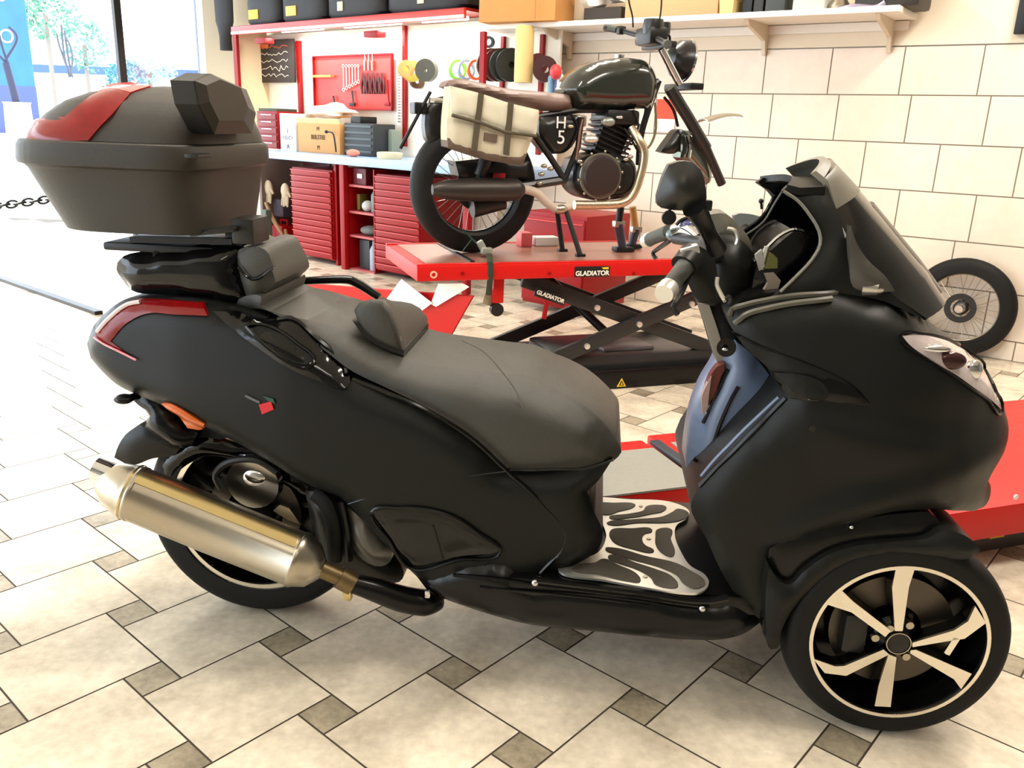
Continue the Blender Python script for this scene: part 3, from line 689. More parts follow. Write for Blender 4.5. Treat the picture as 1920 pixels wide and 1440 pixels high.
def on_lid(name, pts, m, lift, parent):
    rows_ = []
    for (t0, t1) in pts: 
        rows_.append([lid_pt(t0[0] + (t1[0] - t0[0]) * k / 8, t0[1] + (t1[1] - t0[1]) * k / 8) for k in range(9)])
    vs, fs = [], []; R_, C_ = len(rows_), 9
    cen = Vector((xf - .2, 0, zs(300)))
    for rw_ in rows_: vs += [p + (p - cen).normalized() * lift for p in rw_]
    for rw_ in rows_: vs += [p - (p - cen).normalized() * .01 for p in rw_]
    n = R_ * C_
    for i in range(R_ - 1):
        for j in range(C_ - 1):
            a = i * C_ + j; q4 = (a, a + 1, a + C_ + 1, a + C_); fs += [q4, tuple(x + n for x in reversed(q4))]
    edge = [(i * C_) for i in range(R_)] ; 
    for i in range(R_ - 1):
        for j in (0, C_ - 1): a = i * C_ + j; fs.append((a, a + C_, a + C_ + n, a + n))
    for j in range(C_ - 1):
        for i in (0, R_ - 1): a = i * C_ + j; fs.append((a, a + 1, a + 1 + n, a + n))
    return finish(name, vs, fs, m, parent)
c1 = lambda x, y: (20 + x / 4, 120 + y / 4)
refl = on_lid('case_reflector', [(c1(95, 570), c1(110, 585)), (c1(110, 500), c1(200, 585)), (c1(150, 440), c1(330, 582)), (c1(220, 412), c1(450, 580)), (c1(420, 400), c1(590, 575)), (c1(500, 330), c1(680, 470)), (c1(590, 260), c1(770, 380)), (c1(680, 190), c1(880, 250)), (c1(700, 175), c1(920, 205))], red_lens, .004, case)
tag(refl, 'red reflector strip of the top case')
on_lid('reflector_top', [(c1(720, 172), c1(900, 222)), (c1(780, 158), c1(960, 200)), (c1(900, 150), c1(1050, 175))], mat('red_lens_top', (226, 50, 46), .3, coat=.5), .004, case)
# passenger pad on the front of the lid
X = lambda px, py, x: SF.atx(px, py, x)
xp = xf + .045
hx_o = [(366, 152), (395, 138), (462, 168), (480, 212), (472, 250), (402, 252), (374, 196)]
hx_i = [(387, 160), (413, 149), (452, 165), (466, 202), (457, 226), (411, 226), (393, 190)]
o_ = [X(*p, xp - .018) for p in hx_o]; i_ = [X(*p, xp) for p in hx_i]
MB().rings([[p + Vector((-.05, 0, 0)) for p in o_], o_]).build('backrest_block', mat('recess_black', (16, 16, 17), .5), case, ang=20)
MB().rings([[p + Vector((-.004, 0, 0)) for p in o_], o_, i_]).build('case_backrest', case_mat, case, ang=15)
MB().box(X(372, 292, xf + .012), (.03, .06, .008), bev=.003).build('case_latch', dark_metal, case)
MB().box(S(405, 432, -.12), (.10, .05, .012), Matrix.Rotation(R(-8), 3, 'Y'), bev=.004).box(X(445, 447, xf + .02), (.04, .04, .03), bev=.005).box(X(470, 430, xf + .05), (.05, .09, .055), bev=.006).build('case_mount', dark_metal, scoot)
# --- decal on the side: small tricolour mark and faint lettering
decal = lambda name, px, m: pillow(name, SF, [(p[0], p[1], 'c') for p in px], SL(.003), 0, .001, m, side, thick=.003, step=.006)
decal('badge_red', [(485, 759), (508, 753), (513, 768), (491, 777)], mat('badge_red', (206, 20, 40), .4))
decal('badge_green', [(492, 742), (512, 748), (516, 757), (503, 752)], mat('badge_green', (10, 70, 48), .4))
decal('badge_bar', [(460, 740), (487, 753), (486, 757), (459, 744)], mat('badge_grey', (90, 90, 92), .4))

# --- front fairing
A_l = [SF.at(px, py, -.27) for px, py in [(1480, 745), (1560, 772), (1640, 792), (1740, 812), (1885, 828)]]
B_l = [SF.at(px, py, -.27) for px, py in [(1444, 1000), (1480, 970), (1537, 936), (1600, 908), (1650, 892), (1762, 866), (1875, 842)]]
fwid = interp([(.95, .20), (1.0, .235), (1.08, .262), (1.2, .285), (1.35, .292), (1.45, .275), (1.53, .235), (1.6, .175), (1.66, .105), (1.70, .055), (1.8, .03)])
ss = lambda t: 0 if t <= 0 else (1 if t >= 1 else t * t * (3 - 2 * t))
def WFr(x, z):
    w = fwid(x) * float(np.interp(z, [.2, .4, .6, .75, .9, 1.0], [.86, .96, 1.0, .97, .84, .74]))
    za = float(np.interp(x, [p.x for p in A_l], [p.z for p in A_l])); zb = float(np.interp(x, [p.x for p in B_l], [p.z for p in B_l]))
    fa = ss((x - A_l[0].x + .02) / .12); fb = ss((x - B_l[0].x + .03) / .06)
    k = min(1, w / .15)
    return w + .016 * k * fa * ss((za + .006 - z) / .022) - .016 * k * fa * ss((za - .03 - z) / .10) + .022 * k * fb * ss((zb - z) / .03)
fair_pts = [(1365, 590, 'c'), (1376, 579), (1400, 571), (1440, 562), (1530, 551), (1600, 549, .04), (1660, 560, .05), (1700, 576, .08), (1740, 602, .12), (1790, 640, .14), (1830, 680, .12), (1862, 722, .09), (1884, 768, .06), (1893, 800, .04), (1891, 826, .03, 'c'),
            (1878, 850, .03), (1862, 880, .03), (1852, 897, .03, 'c'), (1860, 922, .03), (1856, 940, .03), (1829, 957, .03, 'c'), (1780, 957), (1740, 955), (1697, 957), (1645, 966), (1592, 981), (1517, 1002), (1472, 1021, 'c'),
            (1444, 1030, 'c'), (1436, 1080), (1434, 1120), (1430, 1166, 'c'), (1395, 1135), (1357, 1080), (1324, 1009), (1295, 950), (1309, 915, 'c'), (1355, 865), (1400, 818), (1440, 780), (1474, 746, 'c'), (1462, 722), (1440, 690), (1400, 655), (1376, 620)]
fair = body('front_fairing', fair_pts, W=WFr, e=.02, r=.05)
tag(fair, 'matte black front fairing')
FS_ = SURF[fair.name]
FL = lambda k: (lambda x, z: FS_(x, z) + k)
fl = lambda name, pts, off=.0, r=.002, m=gloss_black, closed=False: MB().tube(trace(SF, pts, FS_, off, .012, closed), r, 6).build(name, m, fair)
fl('fairing_gap', [(1372, 622), (1420, 648), (1480, 668), (1550, 696), (1600, 724), (1630, 755)], off=-.001, r=.0018)
fl('fairing_gap', [(1482, 744), (1530, 750), (1580, 756), (1625, 760)], off=-.001, r=.003)
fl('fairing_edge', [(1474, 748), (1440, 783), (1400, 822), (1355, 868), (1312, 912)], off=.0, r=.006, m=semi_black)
fl('fairing_edge', [(1462, 748), (1430, 778), (1390, 816), (1345, 862), (1316, 896)], off=-.01, r=.004, m=sky_sheen)
pillow('air_vent', SF, [(1446, 696, 'c'), (1500, 700), (1575, 716), (1612, 738), (1627, 757, 'c'), (1556, 753), (1483, 742, 'c'), (1462, 722)], FL(.004), .003, .008, gloss_black, fair, thick=.012, step=.009)
pillow('vent_lip', SF, [(1450, 698, 'c'), (1500, 704), (1545, 722), (1552, 745), (1490, 738, 'c')], FL(.008), .003, .008, matte_black, fair, thick=.01, step=.009)
hl = pillow('headlight', SF, [(1692, 630, 'c'), (1727, 628), (1764, 635), (1797, 650), (1822, 667), (1844, 694), (1859, 723), (1876, 756), (1879, 769, 'c'), (1851, 744), (1822, 724), (1797, 706), (1764, 686), (1735, 668), (1706, 647)], FL(.004), .004, .010, clear_lens, fair, thick=.03, step=.008)
# face on the headlight is the same level as the fairing skin; dark bezel line around it
fl('headlight_bezel', [(1688, 629), (1727, 625), (1766, 632), (1800, 647), (1826, 664), (1848, 692), (1864, 722), (1881, 757), (1881, 772), (1851, 748), (1820, 728), (1764, 690), (1735, 672), (1700, 650)], off=.0, r=.003, m=semi_black, closed=True)
lens_ = lambda name, c, r, m: MB().ball(c, r, 16).build(name, m, hl)
p_ = SF.at(1765, 665, -.2); lens_('lamp_bowl', Vector((p_.x, -FS_(p_.x, p_.z) - .004 + .003, p_.z)), (.03, .012, .018), mat('bowl_dark', (70, 44, 42), .15, metal=.5))
p_ = SF.at(1803, 680, -.16); lens_('lamp_bowl', Vector((p_.x, -FS_(p_.x, p_.z) - .004 + .002, p_.z)), (.018, .012, .02), chrome)
p_ = SF.at(1735, 642, -.2); lens_('lamp_bowl', Vector((p_.x, -FS_(p_.x, p_.z) - .004 + .002, p_.z)), (.03, .010, .008), chrome)
far_hl = pillow('headlight', SF, [(1692, 630, 'c'), (1727, 628), (1764, 635), (1797, 650), (1822, 667), (1844, 694), (1859, 723), (1876, 756), (1879, 769, 'c'), (1851, 744), (1822, 724), (1797, 706), (1764, 686), (1735, 668), (1706, 647)], FL(.004), .004, .010, clear_lens, fair, thick=.03, step=.008, side=1)
p_ = SF.at(1523, 803, -.29); MB().lathe([(.006, -WFr(p_.x, p_.z) + .004), (.006, -WFr(p_.x, p_.z) - .001), (.0, -WFr(p_.x, p_.z) - .001)], (p_.x, 0, p_.z), 'Y', 12).build('fairing_screw', dark_metal, fair)
p_ = SF.at(1595, 986, -.28); MB().ball((p_.x, -.285, p_.z), .005, 10).build('fairing_screw', chrome, fair)

# --- leg shield seen from behind
leg = body('leg_shield', [(1380, 640, .03, 'c'), (1410, 665, .03), (1440, 700, .02), (1462, 745, .02), (1420, 800, .02), (1360, 860, .02), (1310, 912, .02, 'c'), (1296, 925, .03), (1287, 880, .05), (1290, 820, .06), (1298, 770, .07), (1318, 720, .07), (1342, 688, .06), (1352, 670, .05)], W=lambda x, z: .105, e=.03, r=.05, m=sky_sheen)
tag(leg, 'leg shield behind the fairing, blue-grey from a painted sky reflection')
WL = lambda x, z: .118
def xline(name, pts, y, r, m, parent): MB().tube([SF.at(px, py, y) for px, py in pts], r, 6, smooth=3).build(name, m, parent)
xline('glovebox_gap', [(1318, 793), (1343, 740), (1366, 692)], -.085, .004, gloss_black, leg)
xline('glovebox_gap', [(1384, 725), (1370, 750), (1352, 790), (1338, 830), (1322, 868), (1300, 860)], -.106, .004, gloss_black, leg)
body('key_panel', [(1344, 688, 'c'), (1358, 682), (1352, 705), (1338, 745), (1325, 762, 'c'), (1322, 735), (1332, 705)], W=lambda x, z: .100, e=.006, r=.01, m=mat('ignition_red_brown', (96, 36, 30), .3), parent=leg, thick=.03)
body('key_panel_edge', [(1334, 705, 'c'), (1330, 735), (1322, 775), (1318, 778, 'c'), (1316, 745)], W=lambda x, z: .102, e=.003, r=.01, m=mat('pale_pink_plastic', (170, 140, 130), .4), parent=leg, thick=.02)
MB().lathe([(.016, -.13), (.02, -.138), (.0, -.138)], (S(1361, 650, -.13).x, 0, S(1361, 650, -.13).z), 'Y', 20).build('ignition_lock', gloss_black, leg)
MB().ball(S(1361, 655, -.15), (.008, .004, .004), 10).build('lock_glint', chrome, leg)
# steering column cover
body('column_cover', [(1308, 566, 'c'), (1345, 566, 'c'), (1375, 600), (1392, 640), (1378, 668, 'c'), (1348, 690, 'c'), (1335, 650), (1322, 605)], W=lambda x, z: .06, e=.015, r=.02, m=plastic)
body('column_highlight', [(1309, 570, 'c'), (1330, 572, 'c'), (1352, 640), (1358, 676), (1348, 690, 'c'), (1335, 650), (1322, 605)], W=lambda x, z: .066, e=.004, r=.01, m=mat('column_lit_grey', (150, 142, 128), .45), thick=.02)  # lit face of the column cover, painted as a paler strip
# --- belly front and wheel well
body('inner_mudguard', [(1470, 1012, 'c'), (1520, 995), (1600, 975), (1700, 950), (1750, 955), (1760, 975, 'c'), (1690, 985), (1600, 1010), (1530, 1050), (1490, 1100), (1460, 1160), (1448, 1180, 'c'), (1436, 1120), (1440, 1050)], W=lambda x, z: .17, e=.01, r=.02, m=semi_black)
FEND = [(1442, 1030, 'c'), (1480, 1004), (1540, 985), (1620, 972), (1700, 962), (1745, 962), (1765, 990), (1760, 1030, 'c'), (1683, 1030), (1620, 1040), (1570, 1062), (1524, 1096), (1484, 1140), (1462, 1180), (1444, 1200), (1438, 1120)]
BAND = [(1442, 1062, 'c'), (1462, 1090), (1480, 1096), (1507, 1072), (1558, 1038), (1615, 1022), (1689, 1015), (1740, 1009), (1768, 995), (1802, 1001), (1826, 1016), (1838, 1032, 'c'), (1814, 1048), (1751, 1043), (1683, 1037), (1626, 1043), (1575, 1061), (1524, 1100), (1484, 1146), (1464, 1186), (1457, 1216), (1446, 1218), (1437, 1180), (1436, 1110)]
for sd in (-1, 1):
    f_ = pillow('front_mudguard', SF, BAND, lambda x, z: .315, .014, .022, matte_black, scoot, thick=.13, side=sd, step=.01); tag(f_, 'matte black front mudguard')
    pillow('mudguard_inner', SF, FEND, lambda x, z: .285, .01, .03, semi_black, f_, thick=.10, side=sd)
# --- front wheels
FWX, FWZ = 1.447, .226
def front_wheel(yc, sd):
    c = Vector((FWX, yc, FWZ))
    t = wheel_tyre(c, .226, .172, .052, 'front_wheel'); tag(t, 'black front tyre')
    L = lambda prof, name, m, cl=True: MB().lathe([(r, sd * h) for r, h in prof], c, 'Y', 72, close=cl).build(name, m, t)
    L([(.176, .050), (.174, .040), (.154, .010), (.152, -.03), (.174, -.05), (.176, -.045), (.158, -.028), (.159, .005), (.172, .034)], 'rim', rim_black)
    L([(.1755, .0535), (.168, .0535), (.168, .046), (.1755, .046)], 'rim_lip', silver)
    L([(.125, -.004), (.125, .002), (.06, .002), (.06, -.004)], 'brake_disc', mat('disc_dark_steel', (120, 110, 98), .35, metal=.9))
    L([(.022, .040), (.03, .036), (.045, .02), (.045, -.03), (0, -.03)], 'hub', rim_black, False)
    L([(.158, -.022), (.158, -.028), (0, -.028), (0, -.022)], 'wheel_backing', rim_black, False)  # added black disc, stands for the dark behind the spokes
    L([(.0, .052), (.021, .052), (.023, .048), (.023, .03)], 'hub_cap', gloss_black, False)
    L([(.0245, .053), (.0225, .053), (.0225, .047), (.0245, .047)], 'hub_ring', steel)
    return t, c
t, c = front_wheel(-.25, -1)
YS = -.302
c6 = lambda pts: [(1440 + x / 3, 960 + y / 3) for x, y in pts]
ex, ez = 1.0, 1.0
ctr = SF.at(1440 + 735 / 3, 960 + 775 / 3, YS)
def spoke_pts(pts):
    out = []
    for px, py in c6(pts):
        p = SF.at(px, py, YS); out.append(Vector((FWX + (p.x - ctr.x), YS, FWZ + (p.z - ctr.z))))
    return out
def clampr(p, rmax=.170):
    v = Vector((p.x - FWX, 0, p.z - FWZ)); L = v.length
    if L > rmax: v = v * (rmax / L)
    return Vector((FWX + v.x, p.y, FWZ + v.z))
SP = [[(718, 330), (830, 335), (792, 460), (757, 705), (713, 705), (698, 460)], [(325, 515), (392, 455), (480, 540), (692, 703), (660, 738), (470, 600), (318, 548)],
      [(250, 860), (380, 903), (430, 900), (650, 808), (682, 836), (440, 955), (320, 940)], [(678, 835), (722, 852), (690, 1130), (600, 1125), (622, 1010)],
      [(802, 812), (832, 810), (1145, 945), (1085, 1030), (1045, 975), (800, 830)], [(812, 770), (1045, 702), (1125, 650), (1165, 565), (1225, 660), (1105, 748), (990, 765), (812, 795)]]
for sp in SP:
    P = [clampr(p) for p in spoke_pts(sp)]
    MB().prism(P, (0, .006, 0)).build('spoke_face', silver, t, smooth=False)
    cc = sum(P, Vector()) / len(P)
    MB().prism([cc + (p - cc) * 1.0 + Vector((0, .0065, 0)) for p in P], (0, .03, 0)).build('spoke_body', rim_black, t, smooth=False)
MB().prism([clampr(p) for p in spoke_pts([(1000, 835), (1020, 842), (1080, 750), (1045, 740), (990, 825)])], (0, .005, 0)).build('spoke_face', silver, t, smooth=False)
for bp_ in ((803, 682), (608, 752), (782, 858), (690, 700)):
    q_ = spoke_pts([bp_])[0]; MB().lathe([(.008, YS + .004), (.008, YS + .014), (0, YS + .014)], (q_.x, 0, q_.z), 'Y', 14).build('wheel_bolt', steel, t)
MB().box((FWX - .08, -.25, FWZ + .0), (.05, .07, .09), bev=.012).build('brake_caliper', dark_metal, t)
t2, c2 = front_wheel(.215, 1)
for k in range(6):
    a = R(17 + 60 * k); u = Vector((math.cos(a), 0, math.sin(a))); v = Vector((-u.z, 0, u.x)); o = Vector((FWX, .262, FWZ))
    MB().prism([o + u * .03 - v * .01, o + u * .17 - v * .02, o + u * .17 + v * .02, o + u * .03 + v * .01], (0, -.01, 0)).build('spoke_face', silver, t2, smooth=False)
for sd in (-1, 1):
    MB().tube([(FWX - .02, sd * .17, FWZ), (FWX - .10, sd * .13, .40), (FWX - .12, sd * .10, .52)], [.028, .026, .03], 12, smooth=3).build('suspension_arm', dark_metal, scoot)
MB().tube([(FWX, -.18, FWZ), (FWX, .18, FWZ)], .018, 12).build('front_axle', dark_metal, scoot)

# --- windscreen: a curved sheet
rows_ = [((1556, 297), (1546, 332), .13), ((1600, 345), (1564, 395), .16), ((1641, 394), (1592, 450), .185), ((1687, 450), (1624, 510), .20), ((1730, 502), (1672, 553), .20), ((1763, 553), (1738, 598), .17)]
def sheet(name, rows, m, parent, th=.005, n=17, dx=0.0, us=(-1, 1), over=8):
    G = []
    R0 = [(SF.at(*c, 0), SF.at(*e, -w), w) for c, e, w in rows]
    RR = []
    for i in range(len(R0) - 1):
        for k in range(over):
            f = k / over; RR.append(tuple(R0[i][j] * (1 - f) + R0[i + 1][j] * f if j < 2 else R0[i][2] * (1 - f) + R0[i + 1][2] * f for j in range(3)))
    RR.append(R0[-1])
    vs, fs = [], []
    for c_, e_, w_ in RR:
        for k in range(n):
            u = us[0] + (us[1] - us[0]) * k / (n - 1); uu = u * u
            vs.append(Vector((c_.x + (e_.x - c_.x) * uu + dx, w_ * u, c_.z + (e_.z - c_.z) * uu)))
    N = len(vs); vs += [v + Vector((-th, 0, -th * .6)) for v in vs]
    m_ = len(RR)
    for i in range(m_ - 1):
        for j in range(n - 1):
            a = i * n + j; q4 = (a, a + 1, a + n + 1, a + n); fs += [q4, tuple(x + N for x in reversed(q4))]
    for i in range(m_ - 1):
        for j in (0, n - 1): a = i * n + j; fs.append((a, a + n, a + n + N, a + N))
    for j in range(n - 1):
        for i in (0, m_ - 1): a = i * n + j; fs.append((a, a + 1, a + 1 + N, a + N))
    return finish(name, vs, fs, m, parent)
ws = sheet('windscreen', rows_, tint_glass, scoot); tag(ws, 'dark tinted windscreen')
sheet('screen_cap', [((1540, 293), (1528, 320), .12), ((1562, 305), (1550, 338), .135), ((1606, 352), (1566, 392), .155)], mat('olive_lit_plastic', (96, 92, 80), .45, noise=.04), ws, th=.01, dx=.002, over=4)  # olive-grey colour includes the lit tone of the cap
sheet('screen_trim', [((1629, 378), (1626, 386), .05), ((1668, 426), (1664, 436), .06), ((1714, 482), (1708, 494), .07), ((1756, 540), (1748, 556), .07)], semi_black, ws, th=.012, dx=.008)
pillow('screen_fin', SF, [(1596, 424, 'c'), (1606, 455), (1628, 488), (1662, 520), (1678, 546, 'c'), (1640, 548), (1600, 538), (1594, 500)], lambda x, z: .225, .012, .02, mat('fin_grey', (70, 68, 62), .4), ws, thick=.03, step=.01)
WSu = lambda x, z: float(np.interp(z, [.85, .95, 1.05, 1.12], [.235, .21, .18, .155]))
sur = [(1442, 563, 'c'), (1464, 547), (1497, 515), (1522, 488), (1538, 458), (1536, 435), (1519, 405), (1495, 376), (1468, 358), (1478, 348, 'c'), (1520, 354), (1548, 348, 'c'), (1570, 395), (1597, 450), (1629, 510), (1675, 553), (1738, 602, 'c'), (1700, 584), (1660, 566), (1600, 554), (1530, 554)]
for sd in (-1, 1):
    s_o = pillow('cockpit_surround', SF, sur, WSu, .012, .03, matte_black, scoot, thick=.02, side=sd)
    tag(s_o, 'matte black cockpit surround below the screen')
    P = [Vector((p.x, sd * -p.y, p.z)) for p in trace(SF, [(1464, 548), (1497, 516), (1523, 488), (1539, 458), (1537, 435), (1520, 405), (1496, 376), (1470, 359)], WSu, -.004, .012)]
    MB().tube(P, .003, 6).build('surround_edge', mat('satin_grey_trim', (120, 118, 108), .35), s_o)
    P = [Vector((p.x, sd * -p.y, p.z)) for p in trace(SF, [(1476, 346), (1462, 352), (1447, 372), (1432, 400), (1415, 418)], lambda x, z: WSu(x, z) - .02, 0, .012)]
# upper arch joining both sides over the instruments
AR = [[SF.at(1478, 349, -.155), SF.at(1496, 376, -.16), SF.at(1536, 440, -.185)]]
hood = MB()
ring_pts = []
for px, py, w in [(1476, 346, .15), (1500, 352, .16), (1548, 350, .155)]:
    p = SF.at(px, py, -w); ring_pts.append([Vector((p.x + .03 * (1 - u * u), w * u, p.z + .012 * (1 - u * u))) for u in np.linspace(-1, 1, 13)])
vs = [p for r_ in ring_pts for p in r_]; N = len(vs); vs += [v + Vector((0, 0, -.014)) for v in vs]; fs = []
for i in range(2):
    for j in range(12): a = i * 13 + j; fs += [(a, a + 1, a + 14, a + 13), (a + N, a + 13 + N, a + 14 + N, a + 1 + N)]
for j in range(12): fs += [(j, j + 1, j + 1 + N, j + N), (26 + j, 27 + j, 27 + j + N, 26 + j + N)]
for i in range(2):
    for j in (0, 12): a = i * 13 + j; fs.append((a, a + 13, a + 13 + N, a + N))
finish('instrument_hood', vs, fs, matte_black, scoot)
# far side inner lining reaching back towards the bars
lin = [(1474, 344, 'c'), (1462, 348), (1445, 372), (1428, 402), (1400, 425), (1380, 440, 'c'), (1392, 470), (1430, 500), (1500, 500), (1530, 440), (1500, 380)]
def far_panel(name, pts, y, th, m, parent, e=.004, r=.01):
    P = [(SF.at(p[0], p[1], y).x, SF.at(p[0], p[1], y).z) + (('c',) if 'c' in p else ()) for p in pts]
    return pillow(name, SF, P, lambda x, z: abs(y), e, r, m, parent, thick=th, side=1 if y > 0 else -1, xz=True)
ckp = far_panel('cockpit_lining', lin, .14, .02, gloss_black, scoot)
xline('lining_edge', [(1472, 350), (1450, 385), (1432, 415), (1405, 436), (1386, 446)], .118, .003, mat('satin_grey_trim', (120, 118, 108), .35), ckp)
dash = body('dashboard', [(1405, 560, 'c'), (1418, 500, 'c'), (1445, 470), (1490, 432, 'c'), (1530, 440, 'c'), (1542, 480), (1500, 530), (1450, 562, 'c')], W=lambda x, z: .145, e=.01, r=.02, m=gloss_black)
tag(dash, 'glossy black dashboard')
xline('chrome_trim', [(1412, 488), (1440, 462), (1462, 442), (1490, 430), (1520, 440)], -.135, .004, chrome, dash)
xline('chrome_trim', [(1438, 462), (1432, 485), (1428, 505)], -.14, .005, alu, dash)
body('gauge', [(1428, 468, 'c'), (1434, 500, 'c'), (1424, 508, 'c'), (1416, 478, 'c')], W=lambda x, z: .15, e=.002, r=.01, m=mat('gauge_grey', (170, 172, 168), .3), parent=dash, thick=.01)
body('gauge', [(1443, 472, 'c'), (1458, 485), (1458, 503, 'c'), (1434, 504, 'c')], W=lambda x, z: .15, e=.002, r=.01, m=mat('gauge_olive', (112, 112, 62), .3, noise=.4, nscale=120), parent=dash, thick=.01)
body('speaker_pocket', [(1434, 514, 'c'), (1452, 512), (1464, 526), (1458, 545), (1425, 552, 'c'), (1440, 530)], W=lambda x, z: .16, e=.004, r=.01, m=mat('tan_plastic', (158, 146, 134), .5), parent=dash, thick=.02)  # tan patch on the black dashboard
body('dash_shelf', [(1372, 578, 'c'), (1400, 558), (1450, 548), (1540, 545, 'c'), (1530, 560), (1440, 572)], W=lambda x, z: .2, e=.01, r=.02, m=semi_black)
for off, pts in ((0, [(1367, 592), (1372, 580), (1392, 573), (1440, 563), (1500, 554), (1570, 549)]), (0, [(1378, 606), (1395, 592), (1440, 578), (1500, 567), (1560, 560)])):
    fl('fairing_lip', pts, off=.0, r=.006, m=mat('olive_edge', (86, 84, 72), .4))
# --- handlebar
hb = MB().tube([SF.at(1300, 500, -.22), SF.at(1345, 480, -.10), SF.at(1362, 470, 0), (SF.at(1345, 480, -.10).x, .10, SF.at(1345, 480, -.10).z), (SF.at(1300, 500, -.22).x, .22, SF.at(1300, 500, -.22).z)], .014, 12, smooth=5).build('handlebar', black_frame, scoot)
g0, g1 = SF.at(1249, 546, -.36), SF.at(1290, 492, -.25)
for sd in (1, -1):
    m_ = lambda p: Vector((p.x, p.y * sd, p.z))
    gr = MB().tube([m_(g0), m_(g0 + (g1 - g0) * .5), m_(g1)], [.017, .0165, .018], 16).build('grip', grip_rubber, hb)
    MB().lathe([(.017, -.012), (.019, -.004), (.019, .014), (.015, .018)], m_(g0), 'Y', 20, rot=(m_(g1) - m_(g0)).to_track_quat('Y', 'Z').to_matrix()).build('bar_end', alu, hb)
    MB().tube([m_(SF.at(1292, 500, -.25)), m_(SF.at(1292, 512, -.25)), m_(SF.at(1272, 560, -.33)), m_(SF.at(1262, 575, -.345)), m_(SF.at(1270, 588, -.34))], [.008, .007, .006, .005, .006], 8, smooth=3).build('brake_lever', dark_metal, hb)
MB().tube([SF.at(1282, 500, -.262), SF.at(1298, 478, -.24)], [.026, .026], 16).build('throttle_collar', dark_metal, hb)
body('switch_box', [(1268, 500, 'c'), (1285, 470), (1312, 462), (1335, 480), (1345, 520), (1330, 566), (1306, 560), (1290, 530)], W=lambda x, z: .26, e=.02, r=.025, m=matte_black, parent=hb, thick=.06)
MB().box(SF.at(1293, 470, -.25), (.035, .03, .018), Matrix.Rotation(R(-20), 3, 'Y'), bev=.005).build('fluid_reservoir', alu, hb)
body('handlebar_cover', [(1338, 440, 'c'), (1370, 440), (1395, 455), (1415, 480), (1425, 520), (1415, 560), (1370, 575), (1325, 570), (1308, 540), (1315, 480)], W=lambda x, z: .12, e=.05, r=.05, m=matte_black)
body('instrument_cover', [(1325, 403, 'c'), (1362, 401), (1382, 420), (1402, 442), (1408, 480), (1380, 482, 'c'), (1372, 455), (1345, 440), (1338, 425)], W=lambda x, z: .08, e=.03, r=.03, m=mat('olive_lit_plastic', (96, 92, 80), .45))  # lit top of the cover put into its olive-grey colour
xline('cover_edge', [(1364, 428), (1378, 432), (1383, 448), (1378, 462)], -.085, .004, alu, hb)
xline('clutch_cable', [(1345, 520), (1344, 535), (1352, 552), (1360, 565)], -.27, .004, alu, hb)
xline('clutch_cable', [(1357, 565), (1366, 556), (1370, 562), (1366, 570)], -.27, .004, dark_metal, hb)
# switches on the far side bar
MB().ball(SF.at(1264, 440, .24), (.022, .03, .016), 14).build('far_switch', mat('smoked_blue', (92, 112, 120), .15, coat=.6), hb)
MB().tube([SF.at(1262, 432, .22), SF.at(1285, 428, .2), SF.at(1310, 446, .16)], [.014, .018, .012], 10, smooth=3).build('far_lever', chrome, hb)
MB().ball(SF.at(1290, 421, .2), (.022, .02, .014), 14).build('far_switch', mat('smoked_violet', (82, 84, 122), .2, coat=.6), hb)
MB().tube([SF.at(1268, 422, .19), SF.at(1278, 412, .19), SF.at(1296, 407, .19), SF.at(1305, 410, .19)], .004, 6, smooth=3).build('far_cable', black_frame, hb)
# mirror
WMi = lambda x, z: .37
mi = pillow('mirror', SF, [(1232, 384), (1236, 355), (1246, 325), (1254, 309), (1272, 303), (1298, 304), (1314, 318), (1322, 345), (1325, 372), (1320, 386), (1302, 393), (1262, 394), (1240, 390)], WMi, .028, .045, mirror_mat, scoot, thick=.05)
tag(mi, 'black wing mirror')
MB().tube([SF.at(1302, 388, -.35), SF.at(1318, 415, -.33), SF.at(1330, 440, -.30), SF.at(1345, 468, -.27)], [.022, .016, .015, .018], 12, smooth=4).build('mirror_stem', semi_black, mi)
MB().box(SF.at(1328, 385, -.35), (.012, .02, .018), bev=.003).build('mirror_pivot', black_frame, mi)
MB().lathe([(.0, -.36), (.012, -.358), (.013, -.352), (.012, -.345), (0, -.343)], (SF.at(1254, 408, -.35).x, 0, SF.at(1254, 408, -.35).z), 'Y', 18).tube([SF.at(1254, 404, -.35), SF.at(1256, 392, -.35)], .003, 6).build('mirror_adjuster', black_frame, mi)
# far mirror, pale glass towards the rider
fm = far_panel('mirror', [(1372, 402), (1395, 398), (1416, 402), (1424, 404), (1412, 420), (1390, 428), (1378, 420)], .36, .03, mat('pale_mirror_glass', (190, 200, 196), .1, metal=.6), scoot)
tag(fm, 'pale far wing mirror')
MB().tube([SF.at(1400, 424, .34), SF.at(1385, 440, .28), SF.at(1365, 470, .2)], .01, 8, smooth=3).build('mirror_stem', black_frame, fm)
MB().ball(SF.at(1427, 377, .18), (.006, .006, .006), 8).tube([SF.at(1427, 378, .18), SF.at(1428, 392, .18)], .003, 6).build('screen_bolt', black_frame, scoot)
MB().ball(SF.at(1648, 540, -.21), (.012, .008, .012), 10).tube([SF.at(1648, 540, -.21), SF.at(1620, 536, -.2)], [.014, .02], 12).build('screen_knob', mat('satin_bright', (200, 198, 190), .25, metal=.8), scoot)

